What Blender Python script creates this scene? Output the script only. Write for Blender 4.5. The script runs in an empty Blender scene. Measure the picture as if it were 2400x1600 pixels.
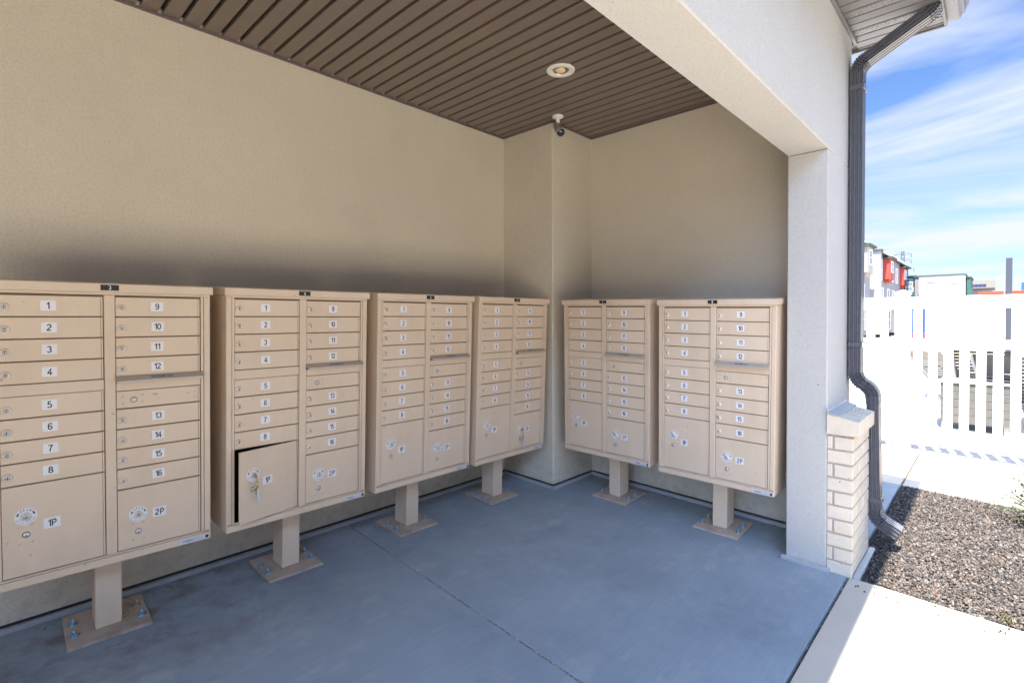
import bpy, bmesh, math, random
import numpy as np
from mathutils import Vector, Matrix, Quaternion
random.seed(7); rng = np.random.default_rng(7)
R = math.radians
S = bpy.context.scene
COL = S.collection

# ------------------------------------------------------------------ camera
YAW, PIT, ROL = R(-46.5497), R(-1.0329), R(-0.2757)
CAMPOS = Vector((-3.8966, -3.2557, 1.4142))
fw = Vector((-math.sin(YAW)*math.cos(PIT), math.cos(YAW)*math.cos(PIT), math.sin(PIT)))
rt = Vector((math.cos(YAW), math.sin(YAW), 0)); up = rt.cross(fw)
r2 = rt*math.cos(ROL)+up*math.sin(ROL); u2 = -rt*math.sin(ROL)+up*math.cos(ROL)
cd = bpy.data.cameras.new('camera'); cam = bpy.data.objects.new('camera', cd); COL.objects.link(cam)
M = Matrix((( r2.x, u2.x, -fw.x, CAMPOS.x), (r2.y, u2.y, -fw.y, CAMPOS.y), (r2.z, u2.z, -fw.z, CAMPOS.z), (0, 0, 0, 1)))
cam.matrix_world = M
cd.sensor_width = 36; cd.lens = 1205.5069/2400*36; cd.shift_y = -(800-769.343)/2400
cd.clip_start = 0.05; cd.clip_end = 3000
S.camera = cam

# ------------------------------------------------------------------ light
SUN = Vector((1.545, 0.32, -3.35)).normalized()          # direction in which the light travels
SUN_EL = math.asin(-SUN.z); SUN_ROT = math.atan2(-SUN.x, -SUN.y)
sl = bpy.data.lights.new('sun', 'SUN'); sl.energy = 5.0; sl.angle = R(0.6); sl.color = (1.0, 0.905, 0.76)
so = bpy.data.objects.new('sun', sl); COL.objects.link(so); so.location = (0, 0, 20)
so.rotation_euler = SUN.to_track_quat('-Z', 'Y').to_euler()
W = bpy.data.worlds.new('World'); S.world = W; W.use_nodes = True
nt = W.node_tree; N = nt.nodes; Lk = nt.links; N.clear()
sky = N.new('ShaderNodeTexSky'); sky.sky_type = 'NISHITA'; sky.sun_disc = False
sky.sun_elevation = SUN_EL; sky.sun_rotation = SUN_ROT; sky.air_density = 1.0; sky.dust_density = 0.6; sky.ozone_density = 1.5
bg = N.new('ShaderNodeBackground'); bg.inputs[1].default_value = 0.11
wo = N.new('ShaderNodeOutputWorld')
tc = N.new('ShaderNodeTexCoord'); sep = N.new('ShaderNodeSeparateXYZ'); Lk.new(tc.outputs['Generated'], sep.inputs[0])
def wmath(op, a, b=None, clamp=False):
    n = N.new('ShaderNodeMath'); n.operation = op; n.use_clamp = clamp
    for i, q in enumerate((a, b)):
        if q is None: continue
        if hasattr(q, 'is_output'): Lk.new(q, n.inputs[i])
        else: n.inputs[i].default_value = q
    return n.outputs[0]
zc = wmath('MAXIMUM', wmath('ADD', sep.outputs[2], 0.06), 0.03)
cx_ = wmath('DIVIDE', sep.outputs[0], zc); cy_ = wmath('DIVIDE', sep.outputs[1], zc)
cmb = N.new('ShaderNodeCombineXYZ'); Lk.new(cx_, cmb.inputs[0]); Lk.new(cy_, cmb.inputs[1])
mp = N.new('ShaderNodeMapping'); mp.inputs['Rotation'].default_value = (0, 0, R(-14)); mp.inputs['Scale'].default_value = (0.70, 0.45, 1); mp.inputs['Location'].default_value = (0.9, 1.1, 0)
Lk.new(cmb.outputs[0], mp.inputs[0])
n1 = N.new('ShaderNodeTexNoise'); n1.inputs['Scale'].default_value = 1.15; n1.inputs['Detail'].default_value = 8; n1.inputs['Roughness'].default_value = 0.52; n1.inputs['Distortion'].default_value = 0.9
Lk.new(mp.outputs[0], n1.inputs['Vector'])
cr = N.new('ShaderNodeValToRGB'); cr.color_ramp.elements[0].position = 0.41; cr.color_ramp.elements[1].position = 0.64
cr.color_ramp.elements[0].color = (0.04, 0.04, 0.04, 1); cr.color_ramp.elements[1].color = (0.95, 0.95, 0.95, 1)
Lk.new(n1.outputs[0], cr.inputs[0])
hz = wmath('MULTIPLY', wmath('SUBTRACT', 0.16, sep.outputs[2], True), 1.1)      # thin high veil thickens low in the sky
fac = wmath('ADD', cr.outputs[0], hz, True)
ccol = N.new('ShaderNodeMixRGB'); ccol.inputs[1].default_value = (2.0, 2.15, 2.5, 1); ccol.inputs[2].default_value = (7.0, 9.6, 15.0, 1)   # second colour: bright blue cloud added behind the camera as fill light
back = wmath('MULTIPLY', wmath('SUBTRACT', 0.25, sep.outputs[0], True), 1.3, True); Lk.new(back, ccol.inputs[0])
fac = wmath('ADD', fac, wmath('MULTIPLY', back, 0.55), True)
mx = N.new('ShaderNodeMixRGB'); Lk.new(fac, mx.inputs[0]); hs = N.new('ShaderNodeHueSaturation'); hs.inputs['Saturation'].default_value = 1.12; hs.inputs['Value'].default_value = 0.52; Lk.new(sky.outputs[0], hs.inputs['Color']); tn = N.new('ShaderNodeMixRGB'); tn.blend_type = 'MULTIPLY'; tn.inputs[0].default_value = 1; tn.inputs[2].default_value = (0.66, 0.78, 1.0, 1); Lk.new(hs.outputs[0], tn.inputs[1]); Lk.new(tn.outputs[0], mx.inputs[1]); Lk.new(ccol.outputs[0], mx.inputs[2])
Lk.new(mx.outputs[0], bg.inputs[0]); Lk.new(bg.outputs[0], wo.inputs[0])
S.view_settings.view_transform = 'Standard'; S.view_settings.look = 'None'; S.view_settings.gamma = 1; S.view_settings.use_curve_mapping = False
S.view_settings.exposure = 2.05
S.cycles.max_bounces = 10; S.cycles.diffuse_bounces = 7; S.cycles.caustics_reflective = False; S.cycles.caustics_refractive = False

# ------------------------------------------------------------------ materials
def mat(name, col, rough=0.6, metal=0.0, spec=0.5, var=0.0, vscale=3.0, bump=0.0, bscale=100.0, coat=0.0, extra=None, detail=5, emit=0):
    m = bpy.data.materials.new(name); m.use_nodes = True; t = m.node_tree; n = t.nodes; l = t.links
    b = n['Principled BSDF']; b.inputs['Base Color'].default_value = (*col, 1); b.inputs['Roughness'].default_value = rough
    b.inputs['Metallic'].default_value = metal; b.inputs['Specular IOR Level'].default_value = spec; b.inputs['Coat Weight'].default_value = coat
    g = n.new('ShaderNodeNewGeometry')
    if var > 0:
        no = n.new('ShaderNodeTexNoise'); no.inputs['Scale'].default_value = vscale; no.inputs['Detail'].default_value = detail; no.inputs['Roughness'].default_value = 0.6
        l.new(g.outputs['Position'], no.inputs['Vector'])
        mr = n.new('ShaderNodeMapRange'); mr.inputs[1].default_value = 0.25; mr.inputs[2].default_value = 0.75; mr.inputs[3].default_value = 1-var; mr.inputs[4].default_value = 1+var
        l.new(no.outputs[0], mr.inputs[0])
        mu = n.new('ShaderNodeMixRGB'); mu.blend_type = 'MULTIPLY'; mu.inputs[0].default_value = 1; mu.inputs[1].default_value = (*col, 1)
        l.new(mr.outputs[0], mu.inputs[2]); l.new(mu.outputs[0], b.inputs['Base Color'])
        m['colnode'] = mu.name
    if bump > 0:
        nb = n.new('ShaderNodeTexNoise'); nb.inputs['Scale'].default_value = bscale; nb.inputs['Detail'].default_value = 3
        l.new(g.outputs['Position'], nb.inputs['Vector'])
        bp = n.new('ShaderNodeBump'); bp.inputs['Strength'].default_value = bump; bp.inputs['Distance'].default_value = 0.003
        l.new(nb.outputs[0], bp.inputs['Height']); l.new(bp.outputs[0], b.inputs['Normal'])
    return m
def tint(m, col2, lo, hi, scale, mapping=None, mscale=(1, 1, 1), amount=1.0, detail=6):
    """mix a second colour in by a thresholded noise: stains, wear, trowel patches"""
    t = m.node_tree; n = t.nodes; l = t.links; b = n['Principled BSDF']
    src = b.inputs['Base Color'].links[0].from_socket if b.inputs['Base Color'].is_linked else None
    g = n.new('ShaderNodeNewGeometry'); mpn = n.new('ShaderNodeMapping'); mpn.inputs['Scale'].default_value = mscale
    l.new(g.outputs['Position'], mpn.inputs[0])
    no = n.new('ShaderNodeTexNoise'); no.inputs['Scale'].default_value = scale; no.inputs['Detail'].default_value = detail; no.inputs['Roughness'].default_value = 0.65
    l.new(mpn.outputs[0], no.inputs['Vector'])
    mr = n.new('ShaderNodeMapRange'); mr.inputs[1].default_value = lo; mr.inputs[2].default_value = hi; mr.inputs[3].default_value = 0; mr.inputs[4].default_value = amount
    l.new(no.outputs[0], mr.inputs[0])
    fac = mr.outputs[0]
    if mapping: fac = mapping(n, l, g, fac)
    mx = n.new('ShaderNodeMixRGB'); l.new(fac, mx.inputs[0]); mx.inputs[2].default_value = (*col2, 1)
    if src: l.new(src, mx.inputs[1])
    else: mx.inputs[1].default_value = b.inputs['Base Color'].default_value
    l.new(mx.outputs[0], b.inputs['Base Color'])
    return m

STUC = mat('stucco', (0.70, 0.645, 0.535), 0.92, spec=0.2, var=0.05, vscale=1.3, bump=1.0, bscale=100, detail=8)
tint(STUC, (0.56, 0.52, 0.44), 0.52, 0.75, 2.2, amount=0.35)
tint(STUC, (0.53, 0.49, 0.42), 0.45, 0.70, 85.0, amount=0.5, detail=2)
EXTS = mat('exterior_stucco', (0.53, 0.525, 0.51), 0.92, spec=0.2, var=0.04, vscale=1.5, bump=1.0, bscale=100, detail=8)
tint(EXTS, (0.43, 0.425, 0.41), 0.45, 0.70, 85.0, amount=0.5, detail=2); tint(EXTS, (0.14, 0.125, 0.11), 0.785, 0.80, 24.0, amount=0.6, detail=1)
def footdirt(n, l, g, fac):
    sp = n.new('ShaderNodeSeparateXYZ'); l.new(g.outputs['Position'], sp.inputs[0])
    m1 = n.new('ShaderNodeMapRange'); m1.inputs[1].default_value = 0.30; m1.inputs[2].default_value = 0.0; l.new(sp.outputs[2], m1.inputs[0])
    c = n.new('ShaderNodeMath'); c.operation = 'MULTIPLY'; l.new(m1.outputs[0], c.inputs[0]); l.new(fac, c.inputs[1]); return c.outputs[0]
tint(STUC, (0.22, 0.19, 0.16), 0.46, 0.66, 14.0, mapping=footdirt, amount=0.35, detail=9)
TAN = mat('tan_powder_coat', (0.72, 0.585, 0.445), 0.42, spec=0.45, var=0.025, vscale=2.2, bump=0.06, bscale=600)
tint(TAN, (0.60, 0.475, 0.345), 0.50, 0.72, 5.0, mscale=(1, 1, .35), amount=0.45, detail=8)
tint(TAN, (0.25, 0.20, 0.16), 0.735, 0.75, 30.0, amount=0.5, detail=2)
TAN2 = mat('tan_powder_coat_dusty', (0.48, 0.39, 0.32), 0.6, spec=0.35, var=0.12, vscale=14, bump=0.1, bscale=300)
tint(TAN2, (0.20, 0.165, 0.14), 0.5, 0.72, 9, amount=0.6)
GAP = mat('door_gap', (0.16, 0.125, 0.095), 0.8)
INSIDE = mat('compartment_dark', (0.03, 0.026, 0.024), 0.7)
HOOD = mat('slot_hood_anodised', (0.50, 0.43, 0.36), 0.42, metal=0.1, var=0.04, vscale=30)
STEEL = mat('steel', (0.62, 0.62, 0.62), 0.34, metal=0.45, var=0.08, vscale=60)
LOCKR = mat('lock_ring', (0.80, 0.70, 0.58), 0.3, metal=0.15)
DARK = mat('dark_slot', (0.02, 0.02, 0.025), 0.6)
ZINC = mat('zinc_blue', (0.32, 0.50, 0.62), 0.34, metal=0.75, var=0.1, vscale=80)
WHITE = mat('label_white', (0.80, 0.81, 0.84), 0.42)
INK = mat('label_ink', (0.018, 0.020, 0.035), 0.5)
PALEINK = mat('label_pale_ink', (0.28, 0.33, 0.42), 0.5)
BLACKP = mat('plate_black', (0.018, 0.016, 0.018), 0.35)
BLUESTK = mat('maker_label_silver', (0.66, 0.71, 0.80), 0.3, metal=0.25)
BRASS = mat('brass', (0.62, 0.43, 0.14), 0.3, metal=0.9, var=0.1, vscale=90)
TAGP = mat('clear_grey_tag', (0.62, 0.64, 0.70), 0.25)
CEIL = mat('bronze_soffit', (0.175, 0.137, 0.115), 0.30, spec=0.5, var=0.05, vscale=4)
CEILD = mat('bronze_groove', (0.012, 0.010, 0.009), 0.6)
TRIM = mat('bronze_trim', (0.16, 0.12, 0.13), 0.4)
SOFF = mat('grey_soffit', (0.155, 0.155, 0.165), 0.5, var=0.03, vscale=6)
SOFD = mat('soffit_groove', (0.05, 0.05, 0.055), 0.6)
GUT = mat('dark_bronze_gutter', (0.085, 0.088, 0.105), 0.24, spec=0.7, var=0.12, vscale=18)
GUTL = mat('grey_gutter', (0.16, 0.16, 0.18), 0.35, var=0.05, vscale=9)
SHING = mat('roof_shingle', (0.09, 0.085, 0.08), 0.9, var=0.3, vscale=20, bump=0.5, bscale=60)
BRICK = mat('cream_brick', (0.70, 0.63, 0.52), 0.9, spec=0.2, var=0.10, vscale=7, bump=0.7, bscale=90)
tint(BRICK, (0.55, 0.36, 0.19), 0.62, 0.78, 9, amount=0.5)
tint(BRICK, (0.10, 0.08, 0.06), 0.70, 0.73, 42, amount=0.8, detail=2)
MORT = mat('mortar', (0.44, 0.38, 0.34), 0.95, var=0.12, vscale=30, bump=0.6, bscale=200)
SCREED = mat('weep_screed', (0.42, 0.44, 0.46), 0.5, var=0.10, vscale=20)
VINYL = mat('white_vinyl', (0.86, 0.86, 0.86), 0.35, var=0.01, vscale=3)
LIGHTW = mat('light_trim_white', (0.82, 0.80, 0.76), 0.4)
PHOS = mat('led_phosphor', (0.85, 0.66, 0.34), 0.4)
REFL = mat('reflector', (0.75, 0.75, 0.75), 0.18, metal=0.9)
CAMG = mat('camera_housing', (0.46, 0.43, 0.40), 0.4)
GLASSD = mat('dark_lens_glass', (0.03, 0.04, 0.06), 0.08, spec=0.9)

def concrete(name, col, broom, stain=True, patch=(0.37, 0.41, 0.45)):
    m = mat(name, col, 0.85, spec=0.3, var=0.10, vscale=1.6, detail=9)
    n = m.node_tree.nodes; l = m.node_tree.links; b = n['Principled BSDF']
    g = n.new('ShaderNodeNewGeometry'); mpn = n.new('ShaderNodeMapping'); mpn.inputs['Scale'].default_value = broom; l.new(g.outputs['Position'], mpn.inputs[0])
    no = n.new('ShaderNodeTexNoise'); no.inputs['Scale'].default_value = 1; no.inputs['Detail'].default_value = 3; l.new(mpn.outputs[0], no.inputs['Vector'])
    n2 = n.new('ShaderNodeTexNoise'); n2.inputs['Scale'].default_value = 220; n2.inputs['Detail'].default_value = 2; l.new(g.outputs['Position'], n2.inputs['Vector'])
    ad = n.new('ShaderNodeMath'); ad.operation = 'MULTIPLY_ADD'; l.new(n2.outputs[0], ad.inputs[0]); ad.inputs[1].default_value = 0.5; l.new(no.outputs[0], ad.inputs[2])
    bp = n.new('ShaderNodeBump'); bp.inputs['Strength'].default_value = 0.5; bp.inputs['Distance'].default_value = 0.0022
    l.new(ad.outputs[0], bp.inputs['Height']); l.new(bp.outputs[0], b.inputs['Normal'])
    # broom streaks show a little in colour as well
    src = b.inputs['Base Color'].links[0].from_socket
    mr = n.new('ShaderNodeMapRange'); mr.inputs[1].default_value = .3; mr.inputs[2].default_value = .7; mr.inputs[3].default_value = 0.94 if stain else 0.98; mr.inputs[4].default_value = 1.06 if stain else 1.02; l.new(no.outputs[0], mr.inputs[0])
    mu = n.new('ShaderNodeMixRGB'); mu.blend_type = 'MULTIPLY'; mu.inputs[0].default_value = 1; l.new(src, mu.inputs[1]); l.new(mr.outputs[0], mu.inputs[2]); l.new(mu.outputs[0], b.inputs['Base Color'])
    if stain:
        tint(m, patch, 0.53, 0.70, 4.2, mscale=(1, 1.6, 1), amount=0.75, detail=10)
        tint(m, tuple(c*0.62 for c in col), 0.57, 0.78, 2.3, amount=0.7, detail=8)
        tint(m, tuple(c*.35 for c in col), 0.72, 0.80, 55.0, mscale=(1, 1.7, 1), amount=0.5, detail=3)
    return m
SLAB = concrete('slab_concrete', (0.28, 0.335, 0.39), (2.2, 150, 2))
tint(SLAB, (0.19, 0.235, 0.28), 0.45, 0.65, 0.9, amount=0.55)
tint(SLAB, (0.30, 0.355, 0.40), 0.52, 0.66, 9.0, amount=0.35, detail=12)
def nearwall(n, l, g, fac):                      # rust-brown dirt swept against the long wall
    sp = n.new('ShaderNodeSeparateXYZ'); l.new(g.outputs['Position'], sp.inputs[0])
    m1 = n.new('ShaderNodeMapRange'); m1.inputs[1].default_value = -1.15; m1.inputs[2].default_value = -0.35; l.new(sp.outputs[1], m1.inputs[0])
    m2 = n.new('ShaderNodeMapRange'); m2.inputs[1].default_value = -2.4; m2.inputs[2].default_value = -3.0; l.new(sp.outputs[0], m2.inputs[0])
    a = n.new('ShaderNodeMath'); a.operation = 'MULTIPLY'; l.new(m1.outputs[0], a.inputs[0]); l.new(m2.outputs[0], a.inputs[1])
    c = n.new('ShaderNodeMath'); c.operation = 'MULTIPLY'; l.new(a.outputs[0], c.inputs[0]); l.new(fac, c.inputs[1]); return c.outputs[0]
tint(SLAB, (0.17, 0.13, 0.115), 0.46, 0.66, 6.5, mapping=nearwall, amount=0.8, detail=10)
ASPH = mat('asphalt', (.11, .108, .105), .9, var=.2, vscale=2, bump=.5, bscale=90)
WALK = concrete('walkway_concrete', (0.56, 0.51, 0.43), (150, 2.2, 2), stain=False)
tint(WALK, (0.42, 0.39, 0.34), 0.55, 0.8, 2.0, amount=0.4)
DECK = concrete('deck_concrete', (0.62, 0.60, 0.57), (2, 90, 2), stain=False)
SOIL = mat('sub_grade_soil', (0.06, 0.05, 0.042), 0.95, var=0.3, vscale=30)
GROUND = mat('ground_earth', (0.42, 0.38, 0.32), 0.95, var=0.12, vscale=0.3)
CRUMB = mat('joint_grit', (0.42, 0.38, 0.33), 0.95, var=0.5, vscale=60)

# ------------------------------------------------------------------ mesh tools
class MB:
    def __init__(s): s.v = []; s.f = []; s.m = []; s.mats = []; s.sm = []
    def mi(s, m):
        if m not in s.mats: s.mats.append(m)
        return s.mats.index(m)
    def add(s, vs, fs, m, smooth=False):
        o = len(s.v); s.v += [tuple(q) for q in vs]; k = s.mi(m)
        for f in fs: s.f.append([i+o for i in f]); s.m.append(k); s.sm.append(smooth)
        return s
    def box(s, x0, x1, y0, y1, z0, z1, m, T=None):
        vs = [Vector((x, y, z)) for z in (z0, z1) for y in (y0, y1) for x in (x0, x1)]
        if T: vs = [T(q) for q in vs]
        return s.add(vs, [(0, 2, 3, 1), (4, 5, 7, 6), (0, 1, 5, 4), (2, 6, 7, 3), (0, 4, 6, 2), (1, 3, 7, 5)], m)
    def cbox(s, x0, x1, y0, y1, z0, z1, c, m, T=None):       # box with chamfered edges
        X = (x0, x1); Y = (y0, y1); Z = (z0, z1); vs = []; ix = {}
        for i in (0, 1):
            for j in (0, 1):
                for k in (0, 1):
                    sx, sy, sz = (1-2*i)*c, (1-2*j)*c, (1-2*k)*c
                    for a, p in enumerate(((X[i], Y[j]+sy, Z[k]+sz), (X[i]+sx, Y[j], Z[k]+sz), (X[i]+sx, Y[j]+sy, Z[k]))):
                        ix[i, j, k, a] = len(vs); vs.append(Vector(p))
        fs = []
        for i in (0, 1):
            q = [ix[i, 0, 0, 0], ix[i, 0, 1, 0], ix[i, 1, 1, 0], ix[i, 1, 0, 0]]; fs.append(q if i == 0 else q[::-1])
            q = [ix[0, i, 0, 1], ix[1, i, 0, 1], ix[1, i, 1, 1], ix[0, i, 1, 1]]; fs.append(q if i == 0 else q[::-1])
            q = [ix[0, 0, i, 2], ix[0, 1, i, 2], ix[1, 1, i, 2], ix[1, 0, i, 2]]; fs.append(q if i == 0 else q[::-1])
        for i in (0, 1):
            for j in (0, 1):
                q = [ix[i, j, 0, 0], ix[i, j, 0, 1], ix[i, j, 1, 1], ix[i, j, 1, 0]]; fs.append(q if i != j else q[::-1])
                q = [ix[i, 0, j, 0], ix[i, 0, j, 2], ix[i, 1, j, 2], ix[i, 1, j, 0]]; fs.append(q if i == j else q[::-1])
                q = [ix[0, i, j, 1], ix[0, i, j, 2], ix[1, i, j, 2], ix[1, i, j, 1]]; fs.append(q if i != j else q[::-1])
                for k in (0, 1):
                    q = [ix[i, j, k, 0], ix[i, j, k, 1], ix[i, j, k, 2]]; fs.append(q if (i+j+k) % 2 == 0 else q[::-1])
        if T: vs = [T(q) for q in vs]
        return s.add(vs, fs, m)
    def cyl(s, p0, p1, r0, m, r1=None, n=20, cap=True, smooth=True):
        p0 = Vector(p0); p1 = Vector(p1); r1 = r0 if r1 is None else r1
        d = (p1-p0).normalized(); a = d.orthogonal().normalized(); b = d.cross(a); vs = []
        for p, r in ((p0, r0), (p1, r1)):
            for i in range(n):
                t = 2*math.pi*i/n; vs.append(p+(a*math.cos(t)+b*math.sin(t))*r)
        s.add(vs, [(i, (i+1) % n, n+(i+1) % n, n+i) for i in range(n)], m, smooth)
        if cap: s.add(vs[:n], [tuple(range(n))[::-1]], m); s.add(vs[n:], [tuple(range(n))], m)
        return s
    def lathe(s, c, d, prof, m, n=24, smooth=True):          # prof = [(radius, distance along d)]
        c = Vector(c); d = Vector(d).normalized(); a = d.orthogonal().normalized(); b = d.cross(a); vs = []
        for r, h in prof:
            for i in range(n):
                t = 2*math.pi*i/n; vs.append(c+d*h+(a*math.cos(t)+b*math.sin(t))*max(r, 1e-5))
        fs = [(j*n+i, j*n+(i+1) % n, (j+1)*n+(i+1) % n, (j+1)*n+i) for j in range(len(prof)-1) for i in range(n)]
        return s.add(vs, fs, m, smooth)
    def tube(s, pts, r, m, n=8):
        for a, b in zip(pts[:-1], pts[1:]): s.cyl(a, b, r, m, n=n)
        return s
    def mesh(s, name):
        me = bpy.data.meshes.new(name); me.from_pydata(s.v, [], s.f)
        for m in s.mats: me.materials.append(m)
        me.polygons.foreach_set('material_index', s.m); me.polygons.foreach_set('use_smooth', s.sm); me.update(); return me
    def build(s, name, parent=None, loc=None):
        return obj(name, s.mesh(name), parent, loc)
def obj(name, me, parent=None, loc=None, rot=None):
    o = bpy.data.objects.new(name, me); COL.objects.link(o)
    if parent: o.parent = parent
    if loc is not None: o.location = loc
    if rot is not None: o.rotation_euler = rot
    return o
def tag(o, label=None, cat=None, group=None, kind=None):
    if label: o['label'] = label
    if cat: o['category'] = cat
    if group: o['group'] = group
    if kind: o['kind'] = kind
    return o
def empty(name, loc, rot=(0, 0, 0)):
    o = bpy.data.objects.new(name, None); COL.objects.link(o); o.location = loc; o.rotation_euler = rot; o.empty_display_size = .1; return o
_tx = {}
def _arc(cx, cy, rx, ry, a0, a1, n=9): return [(cx+rx*math.cos(R(a0+(a1-a0)*i/n)), cy+ry*math.sin(R(a0+(a1-a0)*i/n))) for i in range(n+1)]
GLY = {                                                       # grotesque capitals and figures as stroke paths, 0.56 wide, 1 high
 '0': [_arc(.28, .5, .20, .43, 0, 360, 20)], '1': [[(.10, .72), (.24, .80), (.34, .95)], [(.34, 1.0), (.34, .0)]],
 '2': [_arc(.28, .70, .20, .23, 170, -35, 10)+[(.10, .14), (.07, .07)], [(.05, .07), (.52, .07)]],
 '3': [_arc(.27, .71, .19, .22, 160, -80, 10), _arc(.27, .29, .21, .22, 85, -160, 11)],
 '4': [[(.38, 0), (.38, .93), (.07, .33), (.07, .26)], [(.03, .28), (.54, .28)]],
 '5': [[(.47, .93), (.17, .93), (.12, .52)], _arc(.28, .32, .21, .26, 130, -155, 12)],
 '6': [_arc(.28, .30, .20, .23, 0, 360, 18), _arc(.30, .50, .22, .43, 35, 185, 11)],
 '7': [[(.06, .93), (.50, .93), (.42, .75), (.28, .45), (.22, 0)]],
 '8': [_arc(.28, .725, .17, .205, 0, 360, 18), _arc(.28, .29, .21, .22, 0, 360, 18)],
 '9': [_arc(.28, .70, .20, .23, 0, 360, 18), _arc(.26, .50, .22, .43, -145, 5, 11)],
 'P': [[(.12, 0), (.12, .93), (.34, .93)]+_arc(.34, .69, .17, .24, 90, -90, 8)+[(.12, .45)]],
 'O': [_arc(.30, .5, .25, .43, 0, 360, 20)], 'E': [[(.50, .93), (.12, .93), (.12, .07), (.52, .07)], [(.12, .52), (.46, .52)]],
 'N': [[(.10, 0), (.10, 1)], [(.10, .93), (.50, .07)], [(.50, 0), (.50, 1)]], 'U': [[(.10, 1), (.10, .30)]+_arc(.29, .30, .19, .23, 180, 360, 8)+[(.48, 1)]],
 'T': [[(.03, .93), (.55, .93)], [(.29, .93), (.29, 0)]], 'G': [_arc(.31, .5, .24, .43, 45, 350, 14)+[(.54, .46), (.34, .46)]],
 'I': [[(.28, 0), (.28, 1)]], 'M': [[(.07, 0), (.07, .96), (.30, .2), (.53, .96), (.53, 0)]], 'A': [[(.03, 0), (.29, .96), (.55, 0)], [(.13, .32), (.45, .32)]],
 'L': [[(.12, 1), (.12, .07), (.52, .07)]], 'F': [[(.50, .93), (.12, .93), (.12, 0)], [(.12, .52), (.45, .52)]], 'R': [[(.12, 0), (.12, .93), (.34, .93)]+_arc(.34, .71, .16, .22, 90, -90, 8)+[(.12, .49)], [(.30, .49), (.52, 0)]],
 'C': [_arc(.31, .5, .24, .43, 50, 310, 14)]}
def stroke_text(txt, size, t=.15):
    """the same string drawn with ribbons; returns (verts, faces) centred on the origin"""
    V = []; F = []; x0 = 0; h = size*.72
    for ch in txt:
        if ch == ' ': x0 += .35; continue
        for pl in GLY[ch]:
            P = [Vector(p) for p in pl]; n = len(P); closed = (P[0]-P[-1]).length < 1e-4; b = len(V)
            for i, p in enumerate(P):
                a = P[i-1] if i else (P[-2] if closed else None); c = P[i+1] if i < n-1 else (P[1] if closed else None)
                d1 = (p-a).normalized() if a is not None else (c-p).normalized(); d2 = (c-p).normalized() if c is not None else d1
                n1 = Vector((-d1.y, d1.x)); n2 = Vector((-d2.y, d2.x)); m_ = (n1+n2).normalized(); k = t/2/max(.45, m_.dot(n1))
                V += [(x0+p.x+m_.x*k, p.y+m_.y*k), (x0+p.x-m_.x*k, p.y-m_.y*k)]
            F += [(b+2*i, b+2*i+1, b+2*i+3, b+2*i+2) for i in range(n-1)]
        x0 += .44 if ch == '1' else (.40 if ch == 'I' else .66)
    xs = [v[0] for v in V]; mx_ = (min(xs)+max(xs))/2
    return [((a-mx_)*h, (c-.5)*h) for a, c in V], F
def text2d(txt, size, bold=0.0):
    """outline of a string, centred on the origin, as (verts, faces) in the x-z plane facing -y"""
    k = (txt, size, bold)
    if k not in _tx and all(c in GLY or c == ' ' for c in txt): _tx[k] = stroke_text(txt, size)
    if k not in _tx:
        c = bpy.data.curves.new('t', 'FONT'); c.body = txt; c.size = size; c.align_x = 'CENTER'; c.align_y = 'CENTER'; c.offset = bold; c.resolution_u = 3
        o = bpy.data.objects.new('t', c); COL.objects.link(o); bpy.context.view_layer.update()
        me = o.evaluated_get(bpy.context.evaluated_depsgraph_get()).to_mesh()
        vs = [v.co.copy() for v in me.vertices]; fs = [tuple(p.vertices) for p in me.polygons]
        bpy.data.objects.remove(o); bpy.data.curves.remove(c)
        xs = [v.x for v in vs]; ys = [v.y for v in vs]; mx_, my_ = (min(xs)+max(xs))/2, (min(ys)+max(ys))/2
        _tx[k] = ([(v.x-mx_, v.y-my_) for v in vs], fs)
    return _tx[k]
def put_text(mb, txt, size, cx, y, cz, m, bold=0.0, sx=1.0):
    vs, fs = text2d(txt, size, bold)
    mb.add([(cx+a*sx, y, cz+b) for a, b in vs], fs, m)
def arc_text(mb, txt, size, cx, y, cz, r, a0, a1, m, inside=False, bold=0):
    for i, ch in enumerate(txt):
        if ch == ' ': continue
        t = R(a0+(a1-a0)*i/max(1, len(txt)-1)); vs, fs = text2d(ch, size, bold)
        rot = t-math.pi/2 if not inside else t+math.pi/2
        mb.add([(cx+r*math.cos(t)+a*math.cos(rot)-b*math.sin(rot), y, cz+r*math.sin(t)+a*math.sin(rot)+b*math.cos(rot)) for a, b in vs], fs, m)

def fl(x, y): return .0016*x+.0266*(y+.5)
def onfl(q): return Vector((q.x, q.y, q.z+fl(q.x, q.y)))

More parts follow.
